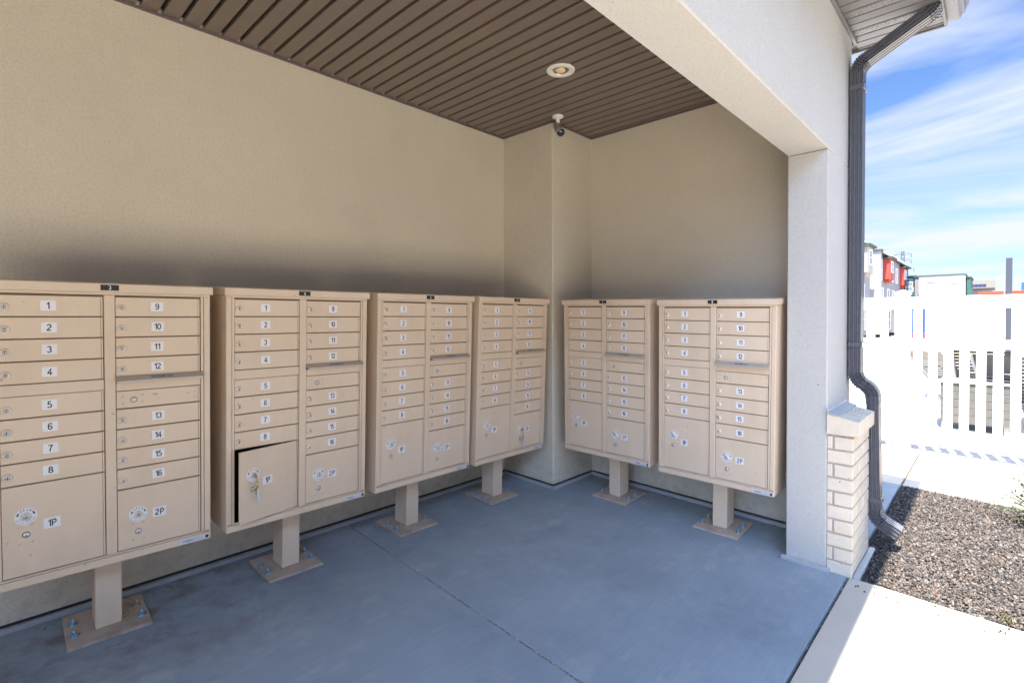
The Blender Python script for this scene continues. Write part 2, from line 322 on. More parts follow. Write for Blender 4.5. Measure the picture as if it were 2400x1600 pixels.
# ------------------------------------------------------------------ ground
ZC, W2, T2, XC = 3.04, -2.537, 0.2176, -0.487        # ceiling height, front plane, wall thickness, column side
mb = MB(); mb.box(-800, 800, -800, 800, -1.02, -1.0, GROUND); tag(mb.build('ground'), kind='structure')
mb = MB(); mb.box(-30, 30, -16.6, 8, -0.80, -0.035, SOIL, T=onfl); tag(mb.build('sub_grade'), kind='structure')
def slab(name, quad, m, th=0.03):
    """slab from a quadrilateral in plan, with rounded arrises"""
    c = Vector((sum(q[0] for q in quad)/4, sum(q[1] for q in quad)/4)); mb = MB(); rings = []
    for ins, dz in ((0, -th), (0, -.004), (.0015, -.001), (.004, 0)):
        ring = []
        for i, q in enumerate(quad):
            q = Vector(q); p = Vector(quad[i-1]); n_ = Vector(quad[(i+1) % 4])
            d = ((p-q).normalized()+(n_-q).normalized())*ins
            ring.append(Vector((q.x+d.x, q.y+d.y, dz)))
        rings.append([onfl(r) for r in ring])
    vs = [p for r in rings for p in r]
    fs = [(4*j+i, 4*j+(i+1) % 4, 4*j+4+(i+1) % 4, 4*j+4+i) for j in range(3) for i in range(4)]+[(12, 13, 14, 15)]
    mb.add(vs, fs, m); return tag(mb.build(name), kind='structure')
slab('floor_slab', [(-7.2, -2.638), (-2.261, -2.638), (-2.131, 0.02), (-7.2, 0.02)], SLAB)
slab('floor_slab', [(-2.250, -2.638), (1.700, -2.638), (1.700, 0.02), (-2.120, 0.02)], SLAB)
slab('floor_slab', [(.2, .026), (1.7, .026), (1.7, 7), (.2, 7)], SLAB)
slab('walkway', [(-12, -7.2), (-0.485, -7.2), (-0.480, -2.652), (-12, -2.652)], WALK)
slab('path', [(1.708, -2.638), (3.26, -2.638), (3.26, 7), (1.708, 7)], WALK)
slab('path', [(1.708, -9.9), (3.26, -9.9), (3.26, -2.652), (1.708, -2.652)], WALK)
slab('pool_deck', [(3.268, -9.9), (29.9, -9.9), (29.9, 7.9), (3.268, 7.9)], DECK)
slab('unseen_drive', [(-30, -16.5), (3.2, -16.5), (3.2, -7.215), (-30, -7.215)], ASPH)  # dark ground added out of view to deepen the shade above the mailboxes
# grit in the joints: one loose mass
mb = MB()
for i in range(900):
    t = random.random(); k = random.random()
    if k < .75:
        y = -2.6*t; x = -2.126+(-2.256+2.126)*t+random.gauss(0, .004); s_ = random.uniform(.002, .006); z = fl(x, y)-.004+random.uniform(0, .004)
    else:
        x = -.5-3*t; y = -2.645+random.gauss(0, .004); s_ = random.uniform(.002, .005); z = fl(x, y)-.01
    a = random.random()*3; vs = [(x+s_*math.cos(a+q)*random.uniform(.6, 1.3), y+s_*math.sin(a+q)*random.uniform(.6, 1.3), z) for q in (0, 2.1, 4.2)]+[(x, y, z+s_*random.uniform(.5, 1))]
    mb.add(vs, [(0, 1, 3), (1, 2, 3), (2, 0, 3)], CRUMB)
tag(mb.build('joint_grit'), kind='stuff')

# gravel bed of crushed lava rock between the walks
def stones(name, n, x0, x1, y0, y1, smin, smax, mats, zoff=0.0, sel=None):
    ico = bmesh.new(); bmesh.ops.create_icosphere(ico, subdivisions=1, radius=1.0)
    bv = np.array([v.co[:] for v in ico.verts]); bf = np.array([[v.index for v in f.verts] for f in ico.faces]); ico.free()
    P = rng.uniform((x0, y0), (x1, y1), (n, 2))
    if sel is not None: P = P[sel(P)]
    n = len(P); sc = rng.uniform(smin, smax, (n, 1, 1))*rng.uniform(.55, 1.25, (n, 1, 3)); sc[:, :, 2] *= .7
    V = bv[None]*rng.uniform(.62, 1.2, (n, len(bv), 1))*sc
    q = rng.normal(size=(n, 4)); q /= np.linalg.norm(q, axis=1)[:, None]; w, x, y, z = q.T
    Rm = np.stack([1-2*(y*y+z*z), 2*(x*y-z*w), 2*(x*z+y*w), 2*(x*y+z*w), 1-2*(x*x+z*z), 2*(y*z-x*w), 2*(x*z-y*w), 2*(y*z+x*w), 1-2*(x*x+y*y)], 1).reshape(n, 3, 3)
    V = np.einsum('nij,nkj->nki', Rm, V)
    base = .0016*P[:, 0]+.0266*(P[:, 1]+.5)+zoff+(rng.uniform(-.012, .012, n)+.010*np.sin(P[:, 0]*5+1)*np.sin(P[:, 1]*4) if zoff < 0 else -.006)
    V += np.concatenate([P, base[:, None]], 1)[:, None, :]
    F = (bf[None]+np.arange(n)[:, None, None]*len(bv)).reshape(-1, 3)
    me = bpy.data.meshes.new(name); me.vertices.add(n*len(bv)); me.vertices.foreach_set('co', V.ravel().astype(np.float32))
    me.loops.add(F.size); me.loops.foreach_set('vertex_index', F.ravel().astype(np.int32)); me.polygons.add(len(F))
    me.polygons.foreach_set('loop_start', np.arange(len(F), dtype=np.int32)*3)
    for m in mats: me.materials.append(m)
    me.polygons.foreach_set('material_index', np.repeat(rng.choice(len(mats), n, p=[.30, .26, .20, .14, .10][:len(mats)] if len(mats) == 5 else None), len(bf)).astype(np.int32))
    me.update(calc_edges=True); me.validate(); return obj(name, me)
GM = [mat('gravel_stone', c, .95, spec=.15, var=.25, vscale=60, bump=.5, bscale=400) for c in ((.070, .063, .061), (.110, .100, .096), (.045, .044, .047), (.17, .158, .152), (.13, .095, .078))]
tag(stones('gravel', 70000, -.475, 1.70, -4.6, -2.66, .0055, .0120, GM, zoff=-.012), kind='stuff')
tag(stones('gravel', 90, -.62, -.49, -4.0, -2.68, .003, .007, GM, zoff=.010), kind='stuff')
mb = MB(); mb.box(-.497, 1.706, -4.8, -2.655, -.03, -.020, SOIL, T=onfl); tag(mb.build('gravel_bed'), kind='structure')
mb = MB(); mb.box(-.497, 1.706, -7.2, -4.8, -.03, -.006, GM[1], T=onfl); tag(mb.build('gravel_bed'), kind='structure')

# ------------------------------------------------------------------ pavilion
PAV = tag(empty('mail_pavilion', (0, 0, 0)), 'stucco mail pavilion with brown slatted ceiling and open front sheltering the tan mailboxes', 'pavilion')
XL = -6.9
mb = MB(); mb.box(XL, .125, 0, .18, -.2, 3.4, STUC); mb.build('back_wall', PAV)
mb = MB(); mb.box(0, .125, W2+T2, 0, -.3, 3.4, STUC); mb.build('side_wall', PAV)
mb = MB(); mb.box(XL-.2, XL, W2, .18, -.3, 3.4, STUC); mb.build('side_wall', PAV)
mb = MB(); mb.cbox(-.5606, .01, -.5627, .01, -.1, 3.2, .006, STUC); mb.build('corner_pillar', PAV)
mb = MB(); mb.cbox(XC, .125, W2, W2+T2-.001, -.3, 2.385, .006, EXTS); mb.build('column', PAV)
mb = MB(); mb.cbox(XL, .125, W2, W2+T2, 2.3865, 3.4, .006, EXTS); mb.build('beam', PAV)
def screed(segs):
    mb = MB()
    for x0, x1, y0, y1 in segs:
        T = lambda q: onfl(q)
        mb.cbox(x0, x1, y0, y1, -.01, .022, .003, SCREED, T=T)
    return mb
mb = screed([(XL, -.58, -.022, -.001), (-.582, -.561, -.5837, -.023), (-.582, -.0228, -.5847, -.5632), (-.022, -.001, -2.318, -.586), (XC-.030, XC-.001, W2-.02, W2+T2+.02)])
mb.build('weep_screed', PAV)
mb = MB()                                                     # dark slit over the screed, stopped short of the strips
for x0, x1, y0, y1 in [(XL, -.565, -.004, .01), (-.5646, -.55, -.56, -.006), (-.56, -.004, -.5667, -.55), (-.004, .01, -2.317, -.57)]:
    mb.box(x0, x1, y0, y1, .024, .036, DARK, T=onfl)
mb.build('weep_gap', PAV)
# interior ceiling of narrow metal boards running front to back
mb = MB(); x = -6.9+.0072; pitch = .0975
x = -3.27-38*pitch
while x < -.001:
    x0, x1 = max(x+.009, XL+.001), min(x+pitch-.011, -.002)
    if x1 > x0+.01: mb.cbox(x0, x1, W2+T2+.001, -.002, ZC, ZC+.031, .0025, CEIL)
    x += pitch
mb.box(XL+.001, -.001, W2+T2+.001, -.001, ZC+.0300, ZC+.06, CEILD)
mb.build('ceiling', PAV)
mb = MB()
mb.box(XL, -.5615, -.014, -.0005, ZC-.012, ZC-.0005, TRIM); mb.box(-.5745, -.5612, -.563, -.0145, ZC-.012, ZC-.0005, TRIM)
mb.box(-.5745, -.0145, -.5765, -.5635, ZC-.012, ZC-.0005, TRIM); mb.box(-.0140, -.0005, -2.318, -.5637, ZC-.012, ZC-.0005, TRIM)
mb.build('ceiling_trim', PAV)
mb = MB()
for i in range(24):
    xa = -3.27-9*pitch+pitch*(i*3)
    if xa > -.75: break
    mb.cyl((xa+.05, -1.05+.9*((i*37) % 3-1), ZC-.0002), (xa+.05, -1.05+.9*((i*37) % 3-1), ZC-.0022), .0035, CEIL, n=8)
mb.build('ceiling_screws', PAV)
# eave: soffit boards, fascia, gutter, hip roof
XE, YE, ZS = .36, -3.0, 3.25
mb = MB(); k = 0; x = -7.1
while x < XE-.02:
    x1 = min(x+.080, XE-.012)
    mb.cbox(x, x1, YE+.012, W2-.001, ZS, ZS+.01, .0015, SOFF)
    k += 1; x += .0905
mb.box(-7.1, XE-.006, YE+.012, W2-.001, ZS+.0085, ZS+.02, SOFD)
y = -2.50
for y in np.arange(-2.49, .9, .0905): mb.cbox(.182, XE-.012, y, y+.080, ZS, ZS+.01, .0015, SOFF)
mb.box(.182, XE-.006, -2.536, .9, ZS+.0085, ZS+.02, SOFD)
mb.build('soffit', PAV)
VENT = mat('soffit_vent', (.36, .36, .37), .5)
for q in (VENT,):
    n = q.node_tree.nodes; l = q.node_tree.links; g = n.new('ShaderNodeNewGeometry'); vo = n.new('ShaderNodeTexVoronoi'); vo.inputs['Scale'].default_value = 95; l.new(g.outputs['Position'], vo.inputs['Vector'])
    rp = n.new('ShaderNodeValToRGB'); rp.color_ramp.elements[0].position = .28; rp.color_ramp.elements[1].position = .42; rp.color_ramp.elements[0].color = (.03, .03, .03, 1); rp.color_ramp.elements[1].color = (.19, .19, .20, 1)
    l.new(vo.outputs['Distance'], rp.inputs[0]); l.new(rp.outputs[0], n['Principled BSDF'].inputs['Base Color'])
for i in range(0, 82, 3):
    x = -7.1+.0905*(i+1)
    if x+.07 < XE: mb = MB(); mb.box(x+.010, x+.073, YE+.03, W2-.02, ZS-.0012, ZS+.0005, VENT); mb.build('soffit_vent', PAV)
mb = MB()
mb.cbox(-7.3, XE, YE-.004, YE+.012, ZS-.012, ZS+.15, .002, SOFF); mb.cbox(XE-.0115, XE+.004, YE+.0125, 1.1, ZS-.012, ZS+.15, .002, SOFF)
mb.cbox(.1805, .2, W2+.001, .9, ZS-.03, ZS-.0005, .002, SOFF); mb.cbox(-7.1, .2, W2-.019, W2-.0005, ZS-.028, ZS-.0005, .002, SOFF)
mb.build('fascia', PAV)
mb = MB(); prof = [(-.0045, .0), (-.060, .0), (-.072, .018), (-.085, .030), (-.092, .062), (-.104, .078), (-.104, .100), (-.098, .100), (-.098, .08), (-.086, .062), (-.080, .034), (-.068, .024), (-.058, .006), (-.0045, .006)]
vs = [(x, YE+p[0], ZS+.02+p[1]) for x in (-7.3, XE+.02) for p in prof]; n = len(prof)
mb.add(vs, [(i, (i+1) % n, n+(i+1) % n, n+i) for i in range(n)], GUTL)
for x in (-7.3, XE+.02): mb.add([(x, YE+p[0], ZS+.02+p[1]) for p in prof[:8]]+[(x, YE-.0045, ZS+.12)], [tuple(range(9))], GUTL)
mb.build('gutter', PAV)
mb = MB(); ez = ZS+.152; a = (-7.4, YE-.03, ez); b = (XE+.03, YE-.03, ez); c = (XE+.03, 1.15, ez); d = (-7.4, 1.15, ez); e = (-5.4, -.93, ez+.75); f = (-1.7, -.93, ez+.75)
mb.add([a, b, c, d, e, f], [(0, 1, 5, 4), (1, 2, 5), (2, 3, 4, 5), (3, 0, 4), (3, 2, 1, 0)], SHING); mb.build('roof', PAV)
# brick veneer on the front of the column
BW = MB(); BM = MB(); YB = -2.665
BM.box(XC+.006, .000, YB+.006, W2-.0005, -.10, .742, MORT)
z = -.062; row = 0; ch = .0803
while z < .73:
    zt = min(z+ch-.010, .742)
    zt = z+ch-.010
    # side (-X) face and the corner brick
    def bk(x0, x1, y0, y1): BW.cbox(x0, x1, y0, y1, z, zt, .003, BRICK, T=lambda q: q+Vector((random.uniform(-.0008, .0008), random.uniform(-.0008, .0008), random.uniform(-.0008, .0008))))
    if row % 2 == 0:
        bk(XC, XC+.095, YB, W2-.001); xs = XC+.105; L_ = .20
    else:
        bk(XC, XC+.195, YB, YB+.092); bk(XC, XC+.05, YB+.102, W2-.001); xs = XC+.205; L_ = .20
    while xs < -.005:
        xe = min(xs+L_, .004); bk(xs, xe, YB, YB+.06); xs = xe+.010
    z += ch; row += 1
BR = BW.build('brick_base', PAV); BM.build('mortar', BR)
mb = MB(); x = XC-.012                                       # sloping rowlock sill of bricks on edge
while x < -.005:
    x1 = min(x+.058, .006)
    vs = [Vector((x_, y_, z_)) for x_ in (x, x1) for y_, z_ in ((YB-.028, .745), (W2-.001, .745), (W2-.001, .862), (YB-.028, .828))]
    mb.add([v+Vector((0, random.uniform(-.001, .001), random.uniform(-.001, .001))) for v in vs], [(0, 1, 2, 3), (7, 6, 5, 4), (0, 4, 5, 1), (1, 5, 6, 2), (2, 6, 7, 3), (3, 7, 4, 0)], BRICK)
    x = x1+.014
mb.box(XC-.004, .002, YB-.02, W2-.0015, .7435, .8225, MORT)
mb.build('brick_sill', PAV)
mb = MB(); vs = [Vector((x_, y_, z_)) for x_ in (XC-.02, .012) for y_, z_ in ((W2-.062, .8495), (W2-.0015, .866), (W2-.0015, .888), (W2-.008, .872), (W2-.062, .855))]
mb.add(vs, [(0, 1, 2, 3, 4), (9, 8, 7, 6, 5)]+[(i, (i+1) % 5+0, (i+1) % 5+5, i+5) for i in range(5)], SCREED); mb.build('flashing', PAV)
mb = MB(); mb.cbox(XC-.004, .02, YB-.035, YB-.004, -.03, .018, .004, SCREED, T=onfl); mb.build('brick_footing', PAV)

# ------------------------------------------------------------------ downspout: fluted metal pipe swept along its route
def dprofile(w, d, fl_=True):
    """closed fluted rectangle, w along x, d along the outward direction"""
    pts = []; 
    def side(a, b, nrib):
        a = Vector(a); b = Vector(b); t = (b-a); nn = Vector((t.y, -t.x)).normalized()
        k = nrib*6
        for i in range(k):
            f = i/k; ph = (f*nrib) % 1; off = -.0075 if .4 < ph < .9 else 0
            if f < .08 or f > .95: off = 0
            pts.append(a+t*f-nn*0+nn*off)
    side((-w/2, -d/2), (w/2, -d/2), 3); side((w/2, -d/2), (w/2, d/2), 3); side((w/2, d/2), (-w/2, d/2), 3); side((-w/2, d/2), (-w/2, -d/2), 3)
    return pts
def sweep(mb, path, w, d, m, xc, scale=None, lateral=0.0):
    P = dprofile(w, d); n = len(P); vs = []
    for i, (y, z) in enumerate(path):
        a = Vector(path[max(i-1, 0)]); b = Vector(path[min(i+1, len(path)-1)]); t = (b-a).normalized(); nn = Vector((-t.y, t.x))   # outward normal in the y-z plane
        s_ = scale[i] if scale else 1.0
        for p in P:
            o = nn*(p.y*s_); vs.append((xc+p.x*s_, y+o.x, z+o.y))
    fs = [(j*n+i, j*n+(i+1) % n, (j+1)*n+(i+1) % n, (j+1)*n+i) for j in range(len(path)-1) for i in range(n)]
    mb.add(vs, fs, m); return mb
def bend(c0, d0, d1, r, steps):                                # arc starting at c0 heading d0 (deg), turning to d1
    pts = [Vector(c0)]; cur = Vector(c0); L = abs(R(d1-d0))*r
    for i in range(steps):
        a = R(d0+(d1-d0)*(i+.5)/steps); cur = cur+Vector((math.cos(a), math.sin(a)))*L/steps; pts.append(cur.copy())
    return pts
def elbow(mb, c0, d0, d1, r, xc, w=.1, d=.068, steps=22, tail=.05, head=.0):
    pts = bend(c0, d0, d1, r, steps); a = R(d1); sc = [1.0]+[1.0+(.05, .05, -.07)[i % 3] for i in range(1, steps)]+[1.0]
    e = pts[-1]+Vector((math.cos(a), math.sin(a)))*tail
    sweep(mb, pts+[e], w, d, GUT, xc, sc+[1.0]); return e
XP = .062
DS = tag(empty('downspout', (XP, -2.6, 0)), 'dark ribbed metal downspout bending over the brick sill at the pavilion corner', 'downspout')
def dpart(name, mb): 
    o = mb.build(name, DS); o.location = (-XP, 2.6, 0); return o
mb = MB(); e = elbow(mb, (-2.972, 3.285), -90, -28, .085, XP); e2 = Vector((-2.628, 3.050)); sweep(mb, [e, e+(e2-e)*.5, e2], .098, .066, GUT, XP); dpart('offset_pipe', mb)
mb = MB(); a0 = math.degrees(math.atan2(e2.y-e.y, e2.x-e.x)); e3 = elbow(mb, e2, a0, -90, .085, XP, w=.101, d=.070); dpart('elbow', mb)
YU = e3.x; 
mb = MB(); sweep(mb, [(YU, e3.y+.03), (YU, 2.0), (YU, 1.05)], .098, .066, GUT, XP); dpart('pipe', mb)
mb = MB(); e4 = elbow(mb, (YU, 1.06), -90, -146, .085, XP, w=.101, d=.070, steps=20, tail=-.0)
e4b = e4+Vector((-.0166, -.0112)); sweep(mb, [e4, e4b], .100, .068, GUT, XP); e5 = elbow(mb, e4b, -146, -93, .09, XP, w=.103, d=.072, steps=20, tail=.04); dpart('elbow', mb)
mb = MB(); sweep(mb, [e5+Vector((0, .03)), (e5.x-.008, .5), (e5.x-.012, .16)], .098, .066, GUT, XP-.004); dpart('pipe', mb)
mb = MB(); e6 = elbow(mb, (e5.x-.012, .2), -90, -150, .095, XP-.004, w=.102, d=.071, steps=20, tail=.09); dpart('spout', mb)
for z_, y_, w_ in ((2.88, YU, .108), (1.24, YU, .108), (.26, e5.x-.012, .108)):
    mb = MB(); mb.cbox(XP-w_/2, XP+w_/2, y_-.040, y_+.039, z_-.016, z_+.016, .002, GUT); mb.cyl((XP+w_/2-.01, y_-.043, z_), (XP+w_/2-.01, y_-.038, z_), .005, STEEL, n=8); dpart('strap', mb)

# ------------------------------------------------------------------ ceiling light, security camera
LX, LY = -1.204, -1.155
LT = tag(empty('recessed_light', (LX, LY, ZC)), 'round white recessed light set in the brown slatted ceiling', 'ceiling light')
mb = MB(); mb.lathe((0, 0, 0), (0, 0, -1), [(.093, -.004), (.093, .003), (.088, .007), (.060, .008), (.055, .002), (.042, -.012)], LIGHTW, n=40); mb.build('trim_ring', LT)
mb = MB(); mb.lathe((0, 0, 0), (0, 0, -1), [(.050, .004), (.046, -.001), (.030, -.004)], REFL, n=32); mb.build('reflector', LT)
mb = MB(); mb.lathe((0, 0, 0), (0, 0, -1), [(.034, -.003), (.030, .006), (.020, .011), (.0, .013)], PHOS, n=24); mb.build('diode_lens', LT)
SC = tag(empty('security_camera', (-.615, -.665, ZC)), 'small bullet security camera on a white mount in front of the corner pillar', 'camera')
mb = MB(); mb.lathe((0, 0, 0), (0, 0, -1), [(.046, -.002), (.046, .008), (.040, .014), (.018, .018), (.015, .03), (.015, .060), (.0, .060)], LIGHTW, n=28); mb.build('mount', SC)
hd = Vector((-.42, -.60, -.62)).normalized(); c0 = Vector((.008, .012, -.075))
mb = MB(); mb.lathe(c0-hd*.035, hd, [(.0, -.004), (.020, 0), (.031, .012), (.034, .035), (.034, .150), (.037, .152), (.037, .172), (.033, .172), (.031, .160)], CAMG, n=28); ho = mb.build('housing', SC)
mb = MB(); mb.lathe(c0-hd*.035, hd, [(.0315, .160), (.030, .165), (.0, .166)], GLASSD, n=28); mb.build('lens', SC)
mb = MB(); mb.cyl((0, 0, -.05), c0, .012, LIGHTW, n=14); mb.build('bracket', SC)

# ------------------------------------------------------------------ mailboxes
_mesh = {}
def cached(key, fn):
    if key not in _mesh: _mesh[key] = fn().mesh(key[0] if isinstance(key, tuple) else key)
    return _mesh[key]
LROWS = [(1.434, 1.518), (1.346, 1.4315), (1.257, 1.3435), (1.168, 1.2545), (1.033, 1.120), (.945, 1.0305), (.857, .9425), (.768, .8545)]
RROWS = [(1.433, 1.518), (1.345, 1.4305), (1.256, 1.3425), (1.1675, 1.2535), (.943, 1.0295), (.855, .9405), (.767, .8525), (.675, .7645)]
DEP = .25
def door_mesh(w, h):
    mb = MB()
    mb.cbox(0, w-.0105, .0035, .012, 0, h-.0005, .0010, TAN); mb.cbox(w-.0095, w-.0035, .0015, .012, 0, h-.0005, .0010, TAN)   # panel and its hinge strip
    mb.box(.0, w-.0035, .0022, .012, h-.0035, h-.0015, TAN)     # folded upper lip
    return mb
def lock_mesh():
    mb = MB(); mb.lathe((0, 0, 0), (0, -1, 0), [(.0160, -.001), (.0158, .0006), (.0150, .0012), (.0146, .004), (.0120, .0065), (.0088, .0070), (.0084, .003)], LOCKR, n=20)
    mb.lathe((0, 0, 0), (0, -1, 0), [(.0084, .003), (.0078, .0068), (.0, .0070)], STEEL, n=16); mb.box(-.0011, .0011, -.0078, -.0069, -.005, .005, DARK); return mb
def label_mesh(txt, w=.047, h=.040, sz=.038):
    mb = MB(); mb.cbox(-w/2, w/2, -.0008, .0, -h/2, h/2, .00025, WHITE); put_text(mb, txt, sz, 0, -.0011, 0, INK, bold=.0003, sx=1.0); return mb
def rivet_cluster(mb, pts, y=.0035):
    for x, z in pts: mb.lathe((x, y, z), (0, -1, 0), [(.0052, -.001), (.0045, .0015), (.002, .0028), (.0, .003)], TAN, n=12)
def dial_mesh():
    mb = MB(); mb.lathe((0, 0, 0), (0, -1, 0), [(.034, -.001), (.034, .0008), (.015, .0009)], WHITE, n=40, smooth=False)
    arc_text(mb, 'OPEN', .0115, 0, -.0014, 0, .0265, 122, 58, INK, bold=.0004)
    arc_text(mb, 'KEY WILL REMAIN IN', .0058, 0, -.0014, 0, .0195, 205, 335, PALEINK, inside=True)
    arc_text(mb, 'LOCK AFTER OPENING DOOR', .0062, 0, -.0014, 0, .0285, 198, 342, PALEINK, inside=True)
    for a0, a1 in ((140, 168), (40, 12)):
        q = []
        for i in range(6):
            t = R(a0+(a1-a0)*i/5); q.append((math.cos(t), math.sin(t), .0225 if i < 4 else .0245-.001*i*0, .0295))
        for i in range(5): mb.add([(q[i][0]*.0235, -.0014, q[i][1]*.0235), (q[i][0]*.0285, -.0014, q[i][1]*.0285), (q[i+1][0]*.0285, -.0014, q[i+1][1]*.0285), (q[i+1][0]*.0235, -.0014, q[i+1][1]*.0235)], [(0, 1, 2, 3)], INK)
    return mb
def dial_lock_mesh():
    mb = MB(); mb.lathe((0, 0, 0), (0, -1, 0), [(.0150, 0), (.0150, .006), (.0125, .0085), (.0095, .0085), (.009, .006)], LOCKR, n=24)
    mb.lathe((0, 0, 0), (0, -1, 0), [(.0092, .005), (.0080, .010), (.0, .0105)], STEEL, n=20); mb.box(-.001, .001, -.0115, -.0104, -.005, .005, DARK); return mb
def small_lock_mesh():
    mb = MB(); mb.lathe((0, 0, 0), (0, -1, 0), [(.0108, 0), (.0108, .003), (.0090, .0045), (.0, .005)], STEEL, n=20); mb.lathe((0, 0, 0), (0, -1, 0), [(.0122, 0), (.0122, .0015), (.0108, .0018)], DARK, n=20)
    mb.box(-.0013, .0013, -.0057, -.0049, -.005, .0015, DARK); return mb
def plug_mesh():
    mb = MB(); mb.lathe((0, 0, 0), (0, -1, 0), [(.0150, -.001), (.0150, .0006), (.0142, .0006), (.0138, -.0002), (.0, -.0002)], TAN, n=28); return mb
def bolt_mesh():
    mb = MB(); mb.lathe((0, 0, 0), (0, 0, 1), [(.0205, 0), (.0205, .003), (.014, .0035)], ZINC, n=18); mb.cyl((0, 0, .003), (0, 0, .0145), .0135, ZINC, n=6, smooth=False); mb.lathe((0, 0, 0), (0, 0, 1), [(.0075, .013), (.0075, .023), (.005, .026), (.0, .026)], ZINC, n=10); return mb

def make_unit(num, loc, rot, label, openleft=False, sticker=True):
    U = empty('cluster_mailbox', loc, rot); tag(U, label, 'mailbox', 'tan cluster mailboxes along the pavilion walls')
    # cabinet carcass, with one hollow compartment where the door stands ajar
    def carcass():
        mb = MB(); y0 = .013
        if not openleft: mb.box(-.372, .372, y0, DEP-.002, .366, 1.53, TAN)
        else:
            mb.box(-.372, .372, y0, DEP-.002, .768, 1.53, TAN); mb.box(-.0215, .372, y0, DEP-.002, .366, .7675, TAN)
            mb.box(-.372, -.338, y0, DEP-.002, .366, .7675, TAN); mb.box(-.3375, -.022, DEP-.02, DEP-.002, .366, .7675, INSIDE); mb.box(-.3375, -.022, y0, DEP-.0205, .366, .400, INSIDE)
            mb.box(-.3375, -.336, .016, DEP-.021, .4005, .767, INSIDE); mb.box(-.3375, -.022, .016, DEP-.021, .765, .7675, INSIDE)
        mb.cbox(-.380, -.3725, .001, DEP, .357, 1.536, .001, TAN); mb.cbox(.3725, .380, .001, DEP, .357, 1.536, .001, TAN)     # side skins
        mb.cbox(-.3725, .3725, .002, DEP, .3572, .3655, .001, TAN); mb.box(-.3724, .3724, DEP-.0018, DEP, .366, 1.536, TAN)
        return mb
    obj('cabinet', cached(('cabinet', openleft), carcass), U)
    def frame():
        mb = MB()
        for s_ in (-1, 1):
            a, b = sorted((s_*.3795, s_*.3545)); mb.cbox(a, b, -.0005, .0125, .400, 1.5265, .0015, TAN)
            a, b = sorted((s_*.3525, s_*.3415)); mb.cbox(a, b, .0015, .0125, .400, 1.5265, .001, TAN)
        mb.cbox(-.3795, .3795, -.002, .0125, .3575, .3905, .002, TAN); mb.cbox(-.3525, .3525, .0012, .0125, .3925, .3990, .001, TAN)
        mb.cbox(-.3795, .3795, -.0005, .0125, 1.5275, 1.5365, .001, TAN)
        mb.cbox(-.0195, .0180, -.001, .0125, .4005, 1.526, .002, TAN)
        mb.cbox(-.341, -.0215, .0025, .0125, 1.1215, 1.1660, .001, TAN); mb.cbox(.0205, .3395, .0025, .0125, 1.1115, 1.1450, .001, TAN)
        if not openleft: mb.box(-.3535, .3535, .0105, .0128, .392, 1.526, GAP)
        else: mb.box(-.3535, .3535, .0105, .0128, .768, 1.526, GAP); mb.box(-.0215, .3535, .0105, .0128, .392, .7679, GAP); mb.box(-.3535, -.338, .0105, .0128, .392, .7679, GAP)
        return mb
    obj('face_frame', cached(('face_frame', openleft), frame), U)
    def cap():
        mb = MB()
        vs = [Vector(v) for v in [(-.389, -.0145, 1.5375), (.389, -.0145, 1.5375), (.389, DEP+.008, 1.5375), (-.389, DEP+.008, 1.5375), (-.389, -.0145, 1.572), (.389, -.0145, 1.572), (.389, DEP+.008, 1.580), (-.389, DEP+.008, 1.580)]]
        ins = [Vector(v) for v in [(-.386, -.0115, 1.5752), (.386, -.0115, 1.5752), (.386, DEP+.006, 1.5835), (-.386, DEP+.006, 1.5835)]]
        mb.add(vs+ins, [(3, 2, 1, 0), (0, 1, 5, 4), (1, 2, 6, 5), (2, 3, 7, 6), (3, 0, 4, 7), (4, 5, 9, 8), (5, 6, 10, 9), (6, 7, 11, 10), (7, 4, 8, 11), (8, 9, 10, 11)], TAN); return mb
    CP = obj('top_cap', cached('top_cap', cap), U)
    mb = MB(); mb.cbox(-.031, .031, -.0165, -.0146, 1.5455, 1.5685, .0004, BLACKP); put_text(mb, str(num), .023, 0, -.0172, 1.557, WHITE, bold=.0002); mb.build('unit_number_plate', CP)
    def door(name, x0, x1, z0, z1, num_, lx, tx):
        w, h = x1-x0, z1-z0
        d = obj(name, cached(('mailbox_door', round(w, 4), round(h, 4)), lambda: door_mesh(w, h)), U, (x0, 0, z0))
        if num_:
            obj('lock', cached('lock', lock_mesh), d, (lx-x0, .0035, h/2-.006+random.uniform(-.0008, .0008)), (0, R(random.uniform(-4, 4)), 0))
            obj('number_label', cached(('number_label', num_), lambda: label_mesh(num_)), d, (tx-x0+random.uniform(-.0012, .0012), .0035, h/2+.001+random.uniform(-.0012, .0012)), (0, R(random.uniform(-1.5, 1.5)), 0))
        return d
    for i, (a, b) in enumerate(LROWS): door('mailbox_door', -.3395, -.0195, a+.0022, b, str(i+1), -.321, -.194)
    for i, (a, b) in enumerate(RROWS): door('mailbox_door', .0205, .3405, a+.0022, b, str(i+9), .040, .171)
    # outgoing mail: hooded slot and its locked access door
    def hood():
        mb = MB(); P = [(-.0015, 1.1755), (-.006, 1.1750), (-.026, 1.1600), (-.031, 1.1580), (-.031, 1.1460), (-.025, 1.1455), (-.023, 1.1520), (.010, 1.1600), (.010, 1.166), (-.0015, 1.166)]; n = len(P)
        vs = [(x, y, z) for x in (.0185, .3455) for y, z in P]
        mb.add(vs, [tuple(range(n))[::-1], tuple(range(n, 2*n))]+[(i, (i+1) % n, n+(i+1) % n, n+i) for i in range(n)], HOOD)
        mb.box(.035, .328, .0015, .0024, 1.1435, 1.1515, DARK); return mb
    HD = obj('outgoing_slot_hood', cached('outgoing_slot_hood', hood), U)
